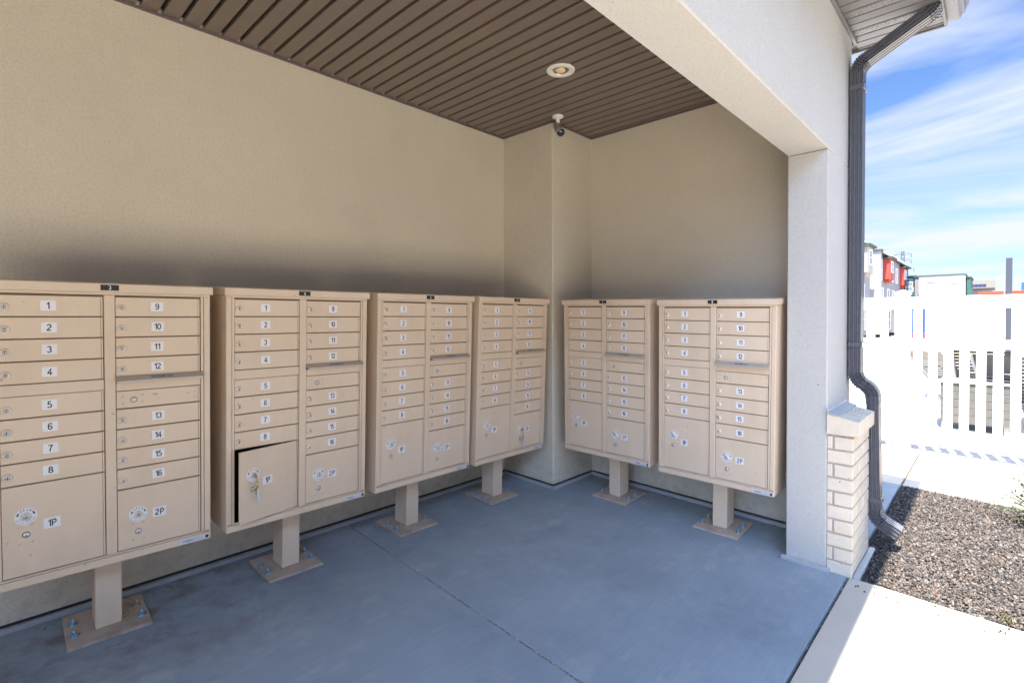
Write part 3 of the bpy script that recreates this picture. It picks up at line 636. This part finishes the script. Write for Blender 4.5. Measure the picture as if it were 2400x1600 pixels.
    def hl():
        mb = MB(); t = Vector((0, -.020-.010, 1.1560-1.1665)).normalized(); c = Vector((.185, -.0160, 1.1672)); nrm = Vector((0, t.z, -t.y)) if t.y < 0 else t
        nrm = Vector((0, -.016, .020)).normalized(); upv = Vector((0, .020, .016)).normalized()
        def P(a, b, o): return c+Vector((a, 0, 0))+upv*b+nrm*o
        mb.add([P(-.062, -.0085, .0004), P(.062, -.0085, .0004), P(.062, .0085, .0004), P(-.062, .0085, .0004)], [(0, 1, 2, 3)], mat('slot_label_grey', (.42, .46, .52), .4, metal=.1) if 'slk' not in _mesh else _mesh['slk'])
        vs, fs = text2d('OUTGOING MAIL', .0150, .0002); mb.add([P(a*1.0, b, .0008) for a, b in vs], fs, INK); return mb
    obj('slot_label', cached('slot_label', hl), HD)
    d = door('outgoing_access_door', .0205, .3405, 1.0345, 1.1090, None, 0, 0)
    def rv1():
        mb = MB(); rivet_cluster(mb, [(.022, .050), (.022, .020), (.092, .052), (.092, .022), (.270, .042), (.298, .066), (.298, .045), (.298, .024)]); return mb
    obj('rivets', cached('rivets', rv1), d)
    obj('lock', cached('lock_small', small_lock_mesh), d, (.061, .0035, .034))
    # parcel lockers
    def parcel(x0, x1, z0, z1, txt, dx, dz, tx, tz, lz, shut=True, angle=0):
        w, h = x1-x0, z1-z0
        me = cached(('parcel_door', round(w, 4), round(h, 4)), lambda: door_mesh(w, h))
        if shut: d = obj('parcel_door', me, U, (x0, 0, z0)); off = 0
        else:                                          # hinged on its right-hand edge and standing ajar
            d = obj('parcel_door', me, U, (x1-.005, .004, z0)); d.rotation_euler = (0, 0, R(angle)); off = w-.005
            d2 = me.copy(); d.data = d2
            for v in d2.vertices: v.co.x -= off
            d['label'] = 'parcel door standing slightly open with keys in its lock'
        X = lambda q: q-x0-off
        obj('instruction_dial', cached('instruction_dial', dial_mesh), d, (X(dx), .0035, dz-z0))
        obj('lock', cached('lock_dial', dial_lock_mesh), d, (X(dx), .0032, dz-z0))
        obj('lock', cached('lock_small', small_lock_mesh), d, (X(dx), .0035, lz-z0))
        obj('number_label', cached(('number_label', txt), lambda: label_mesh(txt, .052, .043, .039)), d, (X(tx), .0035, tz-z0), (0, R(random.uniform(-1.5, 1.5)), 0))
        def rv2():
            mb = MB(); rivet_cluster(mb, [(-.019, .036), (.019, .038), (-.019, -.036), (.019, -.034)]); return mb
        obj('rivets', cached('parcel_rivets', rv2), d, (X(dx), 0, lz-z0)); obj('plug', cached('plug', plug_mesh), d, (X(dx-.048), .0035, dz-.028-z0))
        return d
    D1 = parcel(-.3395, -.0195, .4030, .7655, '1P', -.271, .640, -.193, .595, .566, shut=not openleft, angle=10.5)
    D2 = parcel(.0205, .3405, .4030, .6720, '2P', .094, .552, .173, .543, .474)
    # maker's label on the lower lip, pedestal, base plate and anchors
    if sticker:
        def stk():
            mb = MB(); mb.box(.252, .374, -.0028, -.0021, .3625, .3825, BLUESTK); put_text(mb, 'FLORENCE', .0115, .285, -.0032, .3725, mat('maker_ink_blue', (.02, .05, .16), .5), bold=.0004)
            put_text(mb, 'www.florencemailboxes.com', .0042, .328, -.0032, .3755, PALEINK); put_text(mb, '1-800-275-1747', .0042, .328, -.0032, .3690, PALEINK); mb.box(.357, .370, -.0033, -.0029, .3655, .3795, INK); return mb
        obj('maker_label', cached('maker_label', stk), U)
    def ped():
        mb = MB(); mb.cbox(-.049, .049, .140, .278, .012, .3568, .004, TAN); return mb
    obj('pedestal', cached('pedestal', ped), U)
    def pl():
        mb = MB(); mb.cbox(-.152, .152, .053, .36, -.004, .0115, .0015, TAN2); return mb
    BP = obj('base_plate', cached('base_plate', pl), U)
    for i, (bx, by) in enumerate(((-.122, .150), (-.122, .255), (.122, .150), (.122, .255))):
        obj('anchor_bolt', cached('anchor_bolt', bolt_mesh), BP, (bx+random.uniform(-.004, .004), by+random.uniform(-.004, .004), .0115), (R(random.uniform(-3, 3)), R(random.uniform(-3, 3)), random.random()))
    return U, D1, D2
BOXL = {3: (-3.4826, .0419, -.0418), 4: (-2.6589, .0060, -.0134), 5: (-1.8372, -.0155, .0003), 6: (-1.0341, -.0358, .0013)}
BOXR = {7: (-.0005, -1.0382, .0135), 8: (.0001, -1.8756, .0219)}
LBL = {3: 'tan cluster mailbox with a 3 on its cap, nearest and cut by the left edge',
       4: 'tan cluster mailbox with a 4 on its cap and its left parcel door ajar',
       5: 'tan cluster mailbox with a 5 on its cap, third from the left',
       6: 'tan cluster mailbox with a 6 on its cap and keys in its right parcel door',
       7: 'tan cluster mailbox with a 7 on its cap, just right of the corner pillar',
       8: 'tan cluster mailbox with an 8 on its cap, beside the front column'}
UN = {}
for n_, (x, d, rz) in BOXL.items(): UN[n_] = make_unit(n_, (x, -.4829+d, fl(x, -.4829+d+.15)), (.0412, .0012, rz), LBL[n_], openleft=(n_ == 4))
for n_, (d, y, rz) in BOXR.items(): UN[n_] = make_unit(n_, (-.5134+d, y, fl(-.5134+d+.15, y)), (.035, .0186, rz-math.pi/2), LBL[n_])
bpy.context.view_layer.update()
# keys hanging from two parcel locks
def key_blade(): 
    mb = MB(); mb.cyl((0, -.004, 0), (0, -.014, 0), .0035, BRASS, n=8); mb.lathe((0, -.0135, 0), (1, 0, 0), [(.0, -.0014), (.0118, -.0014), (.0125, 0), (.0118, .0014), (.0, .0014)], BRASS, n=20); return mb
def keyset(U, door, dx, dz, label):
    Mw = door.matrix_world if door else U.matrix_world
    K = empty('key_set', (0, 0, 0)); tag(K, label, 'keys', 'keys left in parcel locks'); K.matrix_world = Matrix.Translation(Mw @ Vector((dx, -.007, dz))) @ Mw.to_3x3().normalized().to_4x4()
    obj('key', cached('key', key_blade), K)
    def ring():
        mb = MB(); c = Vector((.001, -.019, -.020)); P = [c+Vector((0, math.sin(t)*.005, math.cos(t)*.013)) for t in np.linspace(0, 2*math.pi, 17)]; mb.tube(P, .0012, BRASS, n=6)
        c = Vector((.001, -.021, -.040)); P = [c+Vector((math.sin(t)*.009, 0, math.cos(t)*.011)) for t in np.linspace(0, 2*math.pi, 17)]; mb.tube(P, .0012, BRASS, n=6); return mb
    obj('key_ring', cached('key_ring', ring), K)
    def spare():
        mb = MB(); mb.lathe((-.003, -.023, -.058), (0, 1, 0), [(.0, -.001), (.0105, -.001), (.0105, .001), (.0, .001)], BRASS, n=16); mb.box(-.0065, .0, -.0238, -.0222, -.092, -.066, BRASS); return mb
    obj('key', cached('spare_key', spare), K)
    def tg():
        mb = MB(); mb.cbox(-.001, .013, -.0285, -.0255, -.140, -.060, .001, TAGP, T=lambda q: Vector((q.x+(q.z+.06)*-.06, q.y, q.z))); return mb
    obj('key_tag', cached('key_tag', tg), K)
d4 = UN[4][1]; o4 = .32-.005
keyset(UN[4][0], d4, -.271+.3395-o4, .640-.403, 'brass keys with grey tag hanging from the ajar parcel door')
keyset(UN[6][0], UN[6][2], .094-.0205, .552-.403, 'brass keys with grey tag hanging from the lower right parcel lock beside the pillar')

# bits of yellow tie wire caught round the nearest pedestal
YW = mat('yellow_wire', (.55, .36, .10), .5)
U3 = UN[3][0].matrix_world
def wire(pts, label):
    mb = MB(); P = [U3 @ Vector(p) for p in pts]; mb.tube(P, .0019, YW, n=6); o = mb.build('tie_wire'); tag(o, label, 'wire', 'yellow tie wire scraps')
wire([(.048, .262, .06), (.075, .262, .052), (.105, .245, .036), (.128, .238, .028), (.135, .235, .030)], 'upper strand of yellow wire running from the nearest pedestal to a bolt')
wire([(.055, .165, .020), (.085, .185, .030), (.115, .215, .038), (.145, .245, .046)], 'straight yellow wire strand lying across the nearest base plate')
wire([(.048, .135, .020), (.078, .150, .021), (.098, .158, .026), (.115, .175, .040), (.118, .195, .048)], 'bent yellow wire strand closest to the camera on the nearest base plate')

# dry leaves and scraps by the walls
LEAF = mat('dry_leaf', (.16, .10, .055), .8, var=.3, vscale=60)
mb = MB()
for i in range(150):
    k = random.random()
    if k < .5: x = random.uniform(-4.6, -.7); y = -random.uniform(.03, .09)-abs(random.gauss(0, .03))
    elif k < .8: x = -.03-abs(random.gauss(0, .05)); y = random.uniform(-2.2, -.62)
    else: x = random.uniform(-2.8, -1.2); y = random.uniform(-.35, -.08)
    z = fl(x, y)+.001; s_ = random.uniform(.004, .015); a = random.random()*6.28
    mb.add([(x+s_*math.cos(a), y+s_*math.sin(a), z+random.uniform(0, .004)), (x-s_*.35*math.sin(a), y+s_*.35*math.cos(a), z+.003), (x-s_*math.cos(a), y-s_*math.sin(a), z+random.uniform(0, .003)), (x+s_*.35*math.sin(a), y-s_*.35*math.cos(a), z)], [(0, 1, 2, 3)], LEAF)
tag(mb.build('leaf_litter'), kind='stuff')

# ------------------------------------------------------------------ shrubs in the gravel
def shrub(name, c, r, h, n, cols, label, cat, twig=True):
    E_ = empty(name, (c[0], c[1], fl(*c))); tag(E_, label, cat)
    mats = [mat('leaf', q, .6, var=.15, vscale=20) for q in cols]; lf = MB(); tw = MB(); TW = mat('twig', (.12, .09, .07), .8)
    for i in range(n):
        a = random.random()*2*math.pi; el = random.uniform(.15, 1.45); L = random.uniform(.55, 1)
        d = Vector((math.cos(a)*math.cos(el), math.sin(a)*math.cos(el), math.sin(el))); tip = Vector((d.x*r*L, d.y*r*L, .02+d.z*h*L)); mid = tip*.5+Vector((0, 0, .06*L))
        tw.tube([Vector((0, 0, 0)), mid, tip], .0017, TW, n=5)
        m_ = random.choice(mats)
        for k in range(26):
            t = random.uniform(.25, 1.03); p = mid*(1-t)*2 if t < .5 else mid.lerp(tip, (t-.5)*2)
            if t < .5: p = mid*(t*2)
            q = (d+Vector((random.gauss(0, .6), random.gauss(0, .6), random.gauss(.2, .5)))).normalized(); s_ = random.uniform(.012, .026); w = q.cross(Vector((random.gauss(0, 1), random.gauss(0, 1), random.gauss(0, 1)))).normalized()*.0028
            lf.add([p-w, p+q*s_*.5-w*1.4, p+q*s_, p+q*s_*.5+w*1.4, p+w], [(0, 1, 2, 3, 4)], m_)
    tw.build('twigs', E_); lf.build('foliage', E_); return E_
shrub('shrub', (1.26, -3.53), .33, .46, 190, [(.060, .105, .045), (.10, .15, .07), (.045, .075, .035), (.16, .20, .13)], 'spindly grey green shrub at the edge of the gravel bed', 'shrub')
def tuft(c, n, h, label):
    mb = MB(); m_ = mat('grass_blade', (.16, .15, .07), .7, var=.2, vscale=30)
    for i in range(n):
        a = random.random()*6.28; L = h*random.uniform(.5, 1); b = Vector((c[0]+random.gauss(0, .012), c[1]+random.gauss(0, .012), fl(*c))); t = b+Vector((math.cos(a)*L*.5, math.sin(a)*L*.5, L)); w = Vector((-math.sin(a), math.cos(a), 0))*.002; m = b.lerp(t, .5)+Vector((0, 0, L*.15))
        mb.add([b-w, b+w, m+w, t, m-w], [(0, 1, 2, 3, 4)], m_)
    o = mb.build('grass_tuft'); tag(o, label, 'grass tuft')
tuft((-.43, -3.30), 16, .05, 'small yellow green grass tuft near the walkway edge of the gravel')

# ------------------------------------------------------------------ white picket fence
FX = 3.3
FE = tag(empty('picket_fence', (FX, -2.47, -.05)), 'tall white vinyl picket fence standing across the end of the path', 'fence')
def fpart(name, mb): o = mb.build(name, FE); o.location = (-FX, 2.47, .05); return o
def fpost(y):
    mb = MB(); zb = fl(FX, y); mb.cbox(FX-.0635, FX+.0635, y-.0635, y+.0635, zb-.02, 1.668, .004, VINYL); mb.cbox(FX-.074, FX+.074, y-.074, y+.074, 1.6685, 1.690, .003, VINYL)
    mb.add([(FX-.066, y-.066, 1.6905), (FX+.066, y-.066, 1.6905), (FX+.066, y+.066, 1.6905), (FX-.066, y+.066, 1.6905), (FX, y, 1.722)], [(0, 1, 4), (1, 2, 4), (2, 3, 4), (3, 0, 4)], VINYL); fpart('post', mb)
PY = (.06, -2.471, -5.0, -7.5)
for y in PY: fpost(y)
for (ya, yb) in ((PY[1], PY[0]), (PY[2], PY[1]), (PY[3], PY[2])):
    for z0, z1 in ((1.503, 1.636), (1.085, 1.178), (.012, .098)):
        mb = MB(); mb.cbox(FX-.025, FX+.025, ya+.0637, yb-.0637, z0, z1, .003, VINYL); fpart('rail', mb)
    if ya < -6: continue
    y = yb-.0635-.035 if yb < -1 else -2.407+.010
    if yb < -1:
        ys = [-2.568-.1295*i for i in range(19)]
        for y in ys:
            mb = MB()
            for z0, z1 in ((.0985, 1.0845), (1.1785, 1.5025)): mb.cbox(FX-.011, FX+.011, y-.076, y, z0, z1, .002, VINYL)
            fpart('picket', mb)
    else:
        for i in range(19):
            y = -2.138-.0765+.1275*i+.0; mb = MB()
            if y+.0775 > yb-.07: break
            for z0, z1 in ((.0985, 1.0845), (1.1785, 1.5025)): mb.cbox(FX-.011, FX+.011, y, y+.0765, z0, z1, .002, VINYL)
            fpart('picket', mb)
        mb = MB()
        for z0, z1 in ((.0985, 1.0845), (1.1785, 1.5025)): mb.cbox(FX-.011, FX+.011, -2.340, -2.266, z0, z1, .002, VINYL)
        fpart('picket', mb)

# ------------------------------------------------------------------ behind the fence: pool furniture
SLING = mat('grey_sling', (.06, .06, .058), .7, var=.08, vscale=30); ALU = mat('lounger_frame', (.30, .31, .34), .35, metal=.3)
BINM = mat('grey_plank', (.085, .083, .078), .7, var=.15, vscale=12)
def lounger(loc, rz, label, back=55):
    Lg = empty('pool_lounger', loc, (0, 0, R(rz))); tag(Lg, label, 'sun lounger', 'pool loungers behind the fence'); f = MB()
    for s_ in (-.32, .32):
        f.tube([(-.95, s_, .34), (.35, s_, .34)], .018, ALU); f.tube([(-.75, s_, .34), (-.85, s_, .02)], .016, ALU); f.tube([(.25, s_, .34), (.35, s_, .02)], .016, ALU)
        f.tube([(.3, s_, .34), (.3+.8*math.cos(R(back)), s_, .34+.8*math.sin(R(back)))], .018, ALU)
        f.tube([(-.2, s_, .34), (-.15, s_, .50), (.1, s_, .56), (.42, s_, .54)], .016, ALU)
    f.build('frame', Lg)
    m = MB()
    for i in range(22): x = -.93+i*.058; m.box(x, x+.052, -.31, .31, .352, .358, SLING)
    m.build('seat_sling', Lg); m = MB(); c, s2 = math.cos(R(back)), math.sin(R(back))
    for i in range(13): a = .04+i*.058; b = a+.052; m.add([(.3+a*c-.02*s2, y, .34+a*s2+.02*c) for y in (-.31, .31)]+[(.3+b*c-.02*s2, y, .34+b*s2+.02*c) for y in (.31, -.31)], [(0, 1, 2, 3)], SLING)
    m.build('back_sling', Lg); return Lg
lounger((5.6, -3.55, fl(5.6, -3.5)), 160, 'grey sling pool lounger nearest behind the pickets on the right')
lounger((6.6, -3.15, fl(6.6, -3.1)), 175, 'grey sling pool lounger behind the grey plank bin')
lounger((8.3, -2.75, fl(8.3, -2.7)), 150, 'grey sling pool lounger farthest back, seen left of the others', back=40)
lounger((7.6, -3.9, fl(7.6, -3.9)), 185, 'grey sling pool lounger partly hidden by the right pickets')
BN = tag(empty('plank_bin', (4.9, -3.0, fl(4.9, -3.0))), 'grey plank storage bin standing on the pool deck behind the pickets', 'storage bin')
m = MB()
for i in range(5): m.cbox(0, .55, -.40, .30, .10+i*.102, .10+i*.102+.097, .003, BINM)
m.build('planks', BN); m = MB(); m.cbox(-.02, .58, -.42, .32, .612, .635, .004, ALU); m.build('lid', BN)
for a in (-.36, .24):
    m = MB(); m.cbox(.03, .08, a, a+.05, 0, .0995, .003, ALU); m.build('leg', BN)
PP = tag(empty('tall_post', (18.9, -3.47, -.1)), 'dark grey square post rising above the white fence', 'post')
DP = mat('dark_post', (.028, .032, .045), .5, var=.05, vscale=2)
m = MB(); m.cbox(-.11, .11, -.075, .075, .16, 3.38, .006, DP); m.build('shaft', PP); m = MB(); m.cbox(-.2, .2, -.2, .2, -.1, .155, .008, mat('post_footing', (.45, .43, .40), .9)); m.build('footing', PP)
TW_ = mat('tan_low_wall', (.50, .40, .29), .9, var=.1, vscale=3)
m = MB(); m.box(17.9, 23.2, -9.8, 7.8, .0045, .006, TW_, T=onfl); tag(m.build('planting_strip'), kind='structure')
m = MB(); m.cbox(24.6, 24.8, -9.5, .12, -.2, 1.72, .01, VINYL); o = m.build('boundary_wall'); tag(o, 'long plain white boundary wall far behind the white picket fence', 'wall')
BAN = tag(empty('banner', (21.5, -.93, 0)), 'narrow blue and red banner on a pole seen through the fence gap', 'banner')
m = MB(); m.cyl((0, -.26, -.5), (0, -.26, 1.95), .02, ALU, n=8); m.build('pole', BAN)
m = MB(); m.box(-.006, .006, -.25, .16, .78, 1.75, mat('banner_blue', (.0, .035, .30), .6)); m.box(-.006, .006, -.25, .16, .48, .779, mat('banner_red', (.35, .01, .01), .6)); m.build('cloth', BAN)

# ------------------------------------------------------------------ buildings beyond
GLS = mat('window_glass', (.16, .24, .30), .12, spec=.8, var=.15, vscale=.6); GDK = mat('window_dark', (.05, .07, .10), .12, spec=.8)
WFR = mat('window_frame', (.78, .78, .78), .5)
def siding(name, col): return mat(name, col, .75, var=.05, vscale=.8)
GREYS = siding('grey_siding', (.20, .20, .225)); BEIGE = siding('beige_siding', (.32, .30, .27)); REDS = siding('red_siding', (.36, .05, .03)); WHT = siding('white_stucco', (.30, .297, .294)); TEAL = siding('teal_siding', (.012, .085, .11)); GRN = siding('green_siding', (.015, .085, .065))
ROOFD = mat('dark_roof', (.07, .08, .08), .8); ROOFL = mat('pale_roof_edge', (.45, .50, .46), .6); EAVE = mat('eave_dark', (.05, .06, .06), .7)
def window(par, axis, p, a0, a1, z0, z1, glass=GLS, sash=True, out=-1):
    """window on a wall plane; axis 'y' = wall faces -y at y=p spanning x; axis 'x' = wall faces -x at x=p spanning y"""
    f = MB(); fr = .09 if (z1-z0) > .6 else .05
    def bx(mb, u0, u1, v0, v1, d0, d1, m):
        if axis == 'y': mb.box(u0, u1, p-d1, p-d0, v0, v1, m)
        else: mb.box(p-d1, p-d0, u0, u1, v0, v1, m)
    bx(f, a0-fr, a0, z0-fr, z1+fr, -.05, .07, WFR); bx(f, a1, a1+fr, z0-fr, z1+fr, -.05, .07, WFR); bx(f, a0, a1, z0-fr, z0, -.05, .09, WFR); bx(f, a0, a1, z1, z1+fr, -.05, .07, WFR)
    if sash: bx(f, a0, a1, (z0+z1)/2-.03, (z0+z1)/2+.03, -.05, .06, WFR)
    o = f.build('window', par); g = MB(); bx(g, a0, a1, z0, z1, -.05, .03, glass); g.build('pane', o); return o
def bay(par, x0, x1, yf, yb, z0, z1, m):
    mb = MB(); mb.box(x0, x1, yf, yb-.002, z0, z1, m); mb.box(x0+.3, x1-.3, yf+.12, yb-.002, z0-.35, z0-.002, m); o = mb.build('bay', par)
    r = MB(); r.box(x0-.3, x1+.3, yf-.3, yb-.003, z1+.002, z1+.16, EAVE); r.add([(x0-.35, yf-.35, z1+.162), (x1+.35, yf-.35, z1+.162), (x1+.2, yb-.003, z1+.45), (x0-.2, yb-.003, z1+.45)], [(0, 1, 2, 3)], ROOFL); r.build('bay_roof', o)
    window(par, 'y', yf, x0+.9, x1-.8, z0+.9, z1-.35, GDK)
    return o
def rowhouse(loc_y, x0, x1, ztop, wallm, label, bays, wins, side=None, name='townhouse'):
    H = empty(name, (x0, loc_y, -.5)); tag(H, label, 'house')
    H2 = H
    def off(o): o.location = (-x0, -loc_y, .5)
    n0 = set(o.name for o in COL.objects)
    mb = MB(); mb.box(x0, x1, loc_y, loc_y+11, -.5, ztop-.3, wallm); w = mb.build('wall', H)
    if side: mb = MB(); mb.box(x0-.01, x0-.001, loc_y+.0, loc_y+11, -.5, ztop-.35, side); mb.build('end_wall', H)
    r = MB(); r.box(x0-.3, x1+.3, loc_y-.35, loc_y+11.3, ztop-.298, ztop-.06, EAVE)
    r.add([(x0-.35, loc_y-.42, ztop-.05), (x1+.35, loc_y-.42, ztop-.05), (x1+.35, loc_y+5.5, ztop+1.3), (x0-.35, loc_y+5.5, ztop+1.3), (x0-.35, loc_y+11.4, ztop-.05), (x1+.35, loc_y+11.4, ztop-.05)], [(0, 1, 2, 3), (3, 2, 5, 4), (0, 3, 4), (1, 5, 2)], ROOFD)
    r.box(x0-.36, x1+.36, loc_y-.50, loc_y-.425, ztop-.26, ztop+.0, ROOFL); r.build('roof', H)
    for b in bays: bay(H, *b)
    for a in wins: window(H, 'y', loc_y, *a)
    for o in [o for o in COL.objects if o.name not in n0 and o.parent == H]: off(o)
    return H
rowhouse(7.0, 42, 63.6, 9.05, GREYS, 'grey townhouse with a beige bay, first beside the downspout', [(55.6, 58.6, 6.0, 7.0, 5.75, 8.3, BEIGE), (46, 49, 6.0, 7.0, 5.75, 8.3, BEIGE)],
         [(51, 52.3, 6.0, 7.8), (60.2, 61.5, 6, 7.8), (53.5, 54.6, 2.9, 4.8), (56.2, 57.2, 2.9, 4.8, GDK), (59, 60.2, 2.9, 4.8), (53.5, 54.6, .3, 2.2), (56.4, 57.6, 0, 2.1, GDK), (60, 61.5, .2, 2.2)])
mb = MB(); mb.box(66.0, 66.9, 6.42, 7.6, -.5, 8.85, WHT); FW = empty('party_wall', (66, 6.42, -.5)); tag(FW, 'bright white projecting end wall between the grey townhouses', 'wall'); w = mb.build('wall', FW); w.location = (-66, -6.42, .5)
mb = MB(); mb.box(65.8, 67.1, 6.25, 7.7, 8.852, 9.0, EAVE); w = mb.build('coping', FW); w.location = (-66, -6.42, .5)
rowhouse(6.75, 67.2, 93.5, 8.95, GREYS, 'lilac grey townhouse with two red bays beyond the white end wall', [(70.3, 73.2, 6.08, 6.75, 5.9, 8.3, REDS), (84.3, 87.4, 6.30, 6.75, 5.8, 8.2, REDS)],
         [(68.2, 69.3, 5.8, 8.0), (76.5, 78, 6, 7.8), (80.6, 82, 6, 7.8), (69, 70.3, 2.9, 4.8), (73.6, 75, 2.9, 4.8), (77.5, 79, 2.9, 4.8), (82, 83.5, 2.9, 4.8), (88.6, 90, 2.9, 4.8), (69, 70.3, .2, 2.2), (74, 76, 0, 2.2), (80, 82, 0, 2.2, GDK)])
def blockhouse(name, x, y0, y1, ztop, m, label, wins, depth=10, flat=True, roofm=EAVE, ov=.15):
    H = empty(name, (x, y0, -.5)); tag(H, label, 'house'); mb = MB(); mb.box(x, x+depth, y0, y1, -.5, ztop-.15, m); o = mb.build('wall', H)
    r = MB(); r.box(x-ov, x+depth+ov, y0-ov, y1+ov, ztop-.148, ztop, roofm); r.build('roof', H)
    for a in wins: window(H, 'x', x, *a)
    for o in [o for o in COL.objects if o.parent == H]: o.location = (-x, -y0, .5)
    return H
blockhouse('house', 88.5, 5.5, 8.2, 7.35, TEAL, 'teal house with one white framed window between the row and the white block', [(5.75, 6.45, 5.1, 6.35)])
blockhouse('house', 88, 4.95, 5.45, 7.15, GREYS, 'narrow grey house wing wedged between teal house and white block', [])
blockhouse('house', 85, 0, 4.72, 7.05, WHT, 'large white flat roofed block with two slit windows behind the fence', [(3.0, 3.84, 6.15, 6.24, GDK, False), (.80, 1.60, 5.88, 6.17, GLS, False)], ov=.08)
blockhouse('house', 87.2, -.45, -.09, 6.75, GRN, 'dark green house showing just right of the white block', [], depth=8, ov=.12)
H = empty('house', (98, -2.6, -.5)); tag(H, 'low grey house with solar panels on its beige roof', 'house')
mb = MB(); mb.box(100, 108, -2.52, .4, -.5, 5.6, GREYS); o = mb.build('wall', H); 
r = MB(); r.add([(99.3, -2.75, 5.72), (99.3, .6, 5.72), (103, .6, 7.0), (103, -2.75, 7.0), (99.3, -2.75, 5.6), (99.3, .6, 5.6), (108.5, .6, 5.6), (108.5, -2.75, 5.6), (108.5, -2.75, 5.8), (108.5, .6, 5.8)], [(0, 3, 2, 1), (0, 1, 5, 4), (4, 5, 6, 7), (3, 8, 9, 2), (0, 4, 7, 8, 3), (1, 2, 9, 6, 5)], mat('beige_roof', (.095, .09, .08), .9)); r.build('roof', H)
SP = mat('solar_panel', (.01, .015, .06), .35, spec=.8); r = MB()
for i in range(4):
    ya = -1.80+i*.44
    r.add([(99.6+k*1.3, y, 5.87+k*.45) for k, y in ((0, ya), (0, ya+.41), (1, ya+.41), (1, ya))], [(0, 3, 2, 1)], SP)
r.build('solar_panel', H)
for o in [o for o in COL.objects if o.parent == H]: o.location = (-98, 2.6, .5)
# orange shipping container
OR = siding('orange_paint', (.34, .035, .010)); C_ = empty('canopy_stall', (30, -6, -.55)); tag(C_, 'long white stall under an orange scalloped canopy just above the fence', 'stall')
m = MB(); m.box(.25, 2.2, -3.3, 3.4, 0, 2.75, VINYL); m.build('wall', C_)
m = MB(); m.cbox(0, 2.4, -3.4, 3.5, 3.03, 3.19, .01, OR); y = -3.4
while y < 3.4: m.cbox(.0, .06, y, y+.34, 2.76, 3.0295, .01, OR); m.cbox(.10, .14, y+.345, y+.655, 2.76, 3.0295, .01, OR); y += .66
m.build('canopy', C_)
# street lamp
SLM = empty('street_lamp', (30, -3.42, -.55)); tag(SLM, 'slim lamp post with white head left of the dark post', 'street lamp')
m = MB(); m.cyl((0, 0, 0), (0, 0, 3.9), .02, ALU, r1=.014, n=8); m.build('pole', SLM); m = MB(); m.cbox(-.06, .06, 0, .28, 3.80, 3.88, .02, WFR, T=lambda q: Vector((q.x, q.y, q.z-.45*q.y+.04))); m.build('lamp_head', SLM)
# playground tower
PB = mat('play_blue', (.015, .10, .45), .4); PR = mat('play_red', (.55, .05, .06), .4)
PG = empty('play_tower', (30.5, -4.3, 2.2-2.75)); tag(PG, 'blue play tower with a red arch at the right edge above the fence', 'play structure')
m = MB(); m.cbox(2.5, 3.4, -.75, .22, 0, 3.72, .02, PB); m.build('panel', PG)
m = MB(); P = [Vector((2.4, -.42+.5*math.cos(t), 3.73+.52*math.sin(t))) for t in np.linspace(0, math.pi, 13)]; m.tube(P, .05, PR, n=8); m.build('arch', PG)
# transmission tower
TM = mat('galvanised', (.05, .06, .08), .5); TP = empty('transmission_tower', (300, 30.1, -.5)); tag(TP, 'grey lattice transmission tower with wide crossarms above the townhouse roof', 'pylon')
m = MB(); H_ = 33
for i in range(12):
    z0, z1 = H_*i/12, H_*(i+1)/12; w0, w1 = 3.2*(1-i/12)+.9, 3.2*(1-(i+1)/12)+.9
    for sx in (-1, 1):
        for sy in (-1, 1): m.cyl((sx*w0/2, sy*w0/2, z0), (sx*w1/2, sy*w1/2, z1), .10, TM, n=5)
        m.cyl((sx*w0/2, -w0/2, z0), (sx*w1/2, w1/2, z1), .07, TM, n=5); m.cyl((sx*w0/2, w0/2, z0), (sx*w1/2, -w1/2, z1), .07, TM, n=5)
m.build('mast', TP)
for zz, hw in ((31.5, 3.2), (28.6, 3.2), (24.8, 4.2)):
    m = MB(); m.cyl((0, -hw, zz), (0, hw, zz), .12, TM, n=5); m.cyl((0, -hw, zz), (0, 0, zz+1.3), .08, TM, n=5); m.cyl((0, hw, zz), (0, 0, zz+1.3), .08, TM, n=5)
    for s_ in (-1, 1): m.cyl((0, s_*hw, zz), (0, s_*hw, zz-1.6), .14, TM, n=5)
    m.build('crossarm', TP)

# unseen townhouse row added behind the camera to block the low sky
H = rowhouse(15.0, -26, 14, 10.0, GREYS, 'unseen grey townhouse row added opposite the pavilion to block the low sky', [], [(x, x+1.4, z, z+1.7) for x in range(-24, 12, 4) for z in (1, 4.2, 7.2)])
H.location = (0, -17, -.5); H.rotation_euler = (0, 0, math.pi); H.location.x = -6-(-26)-0-26+14
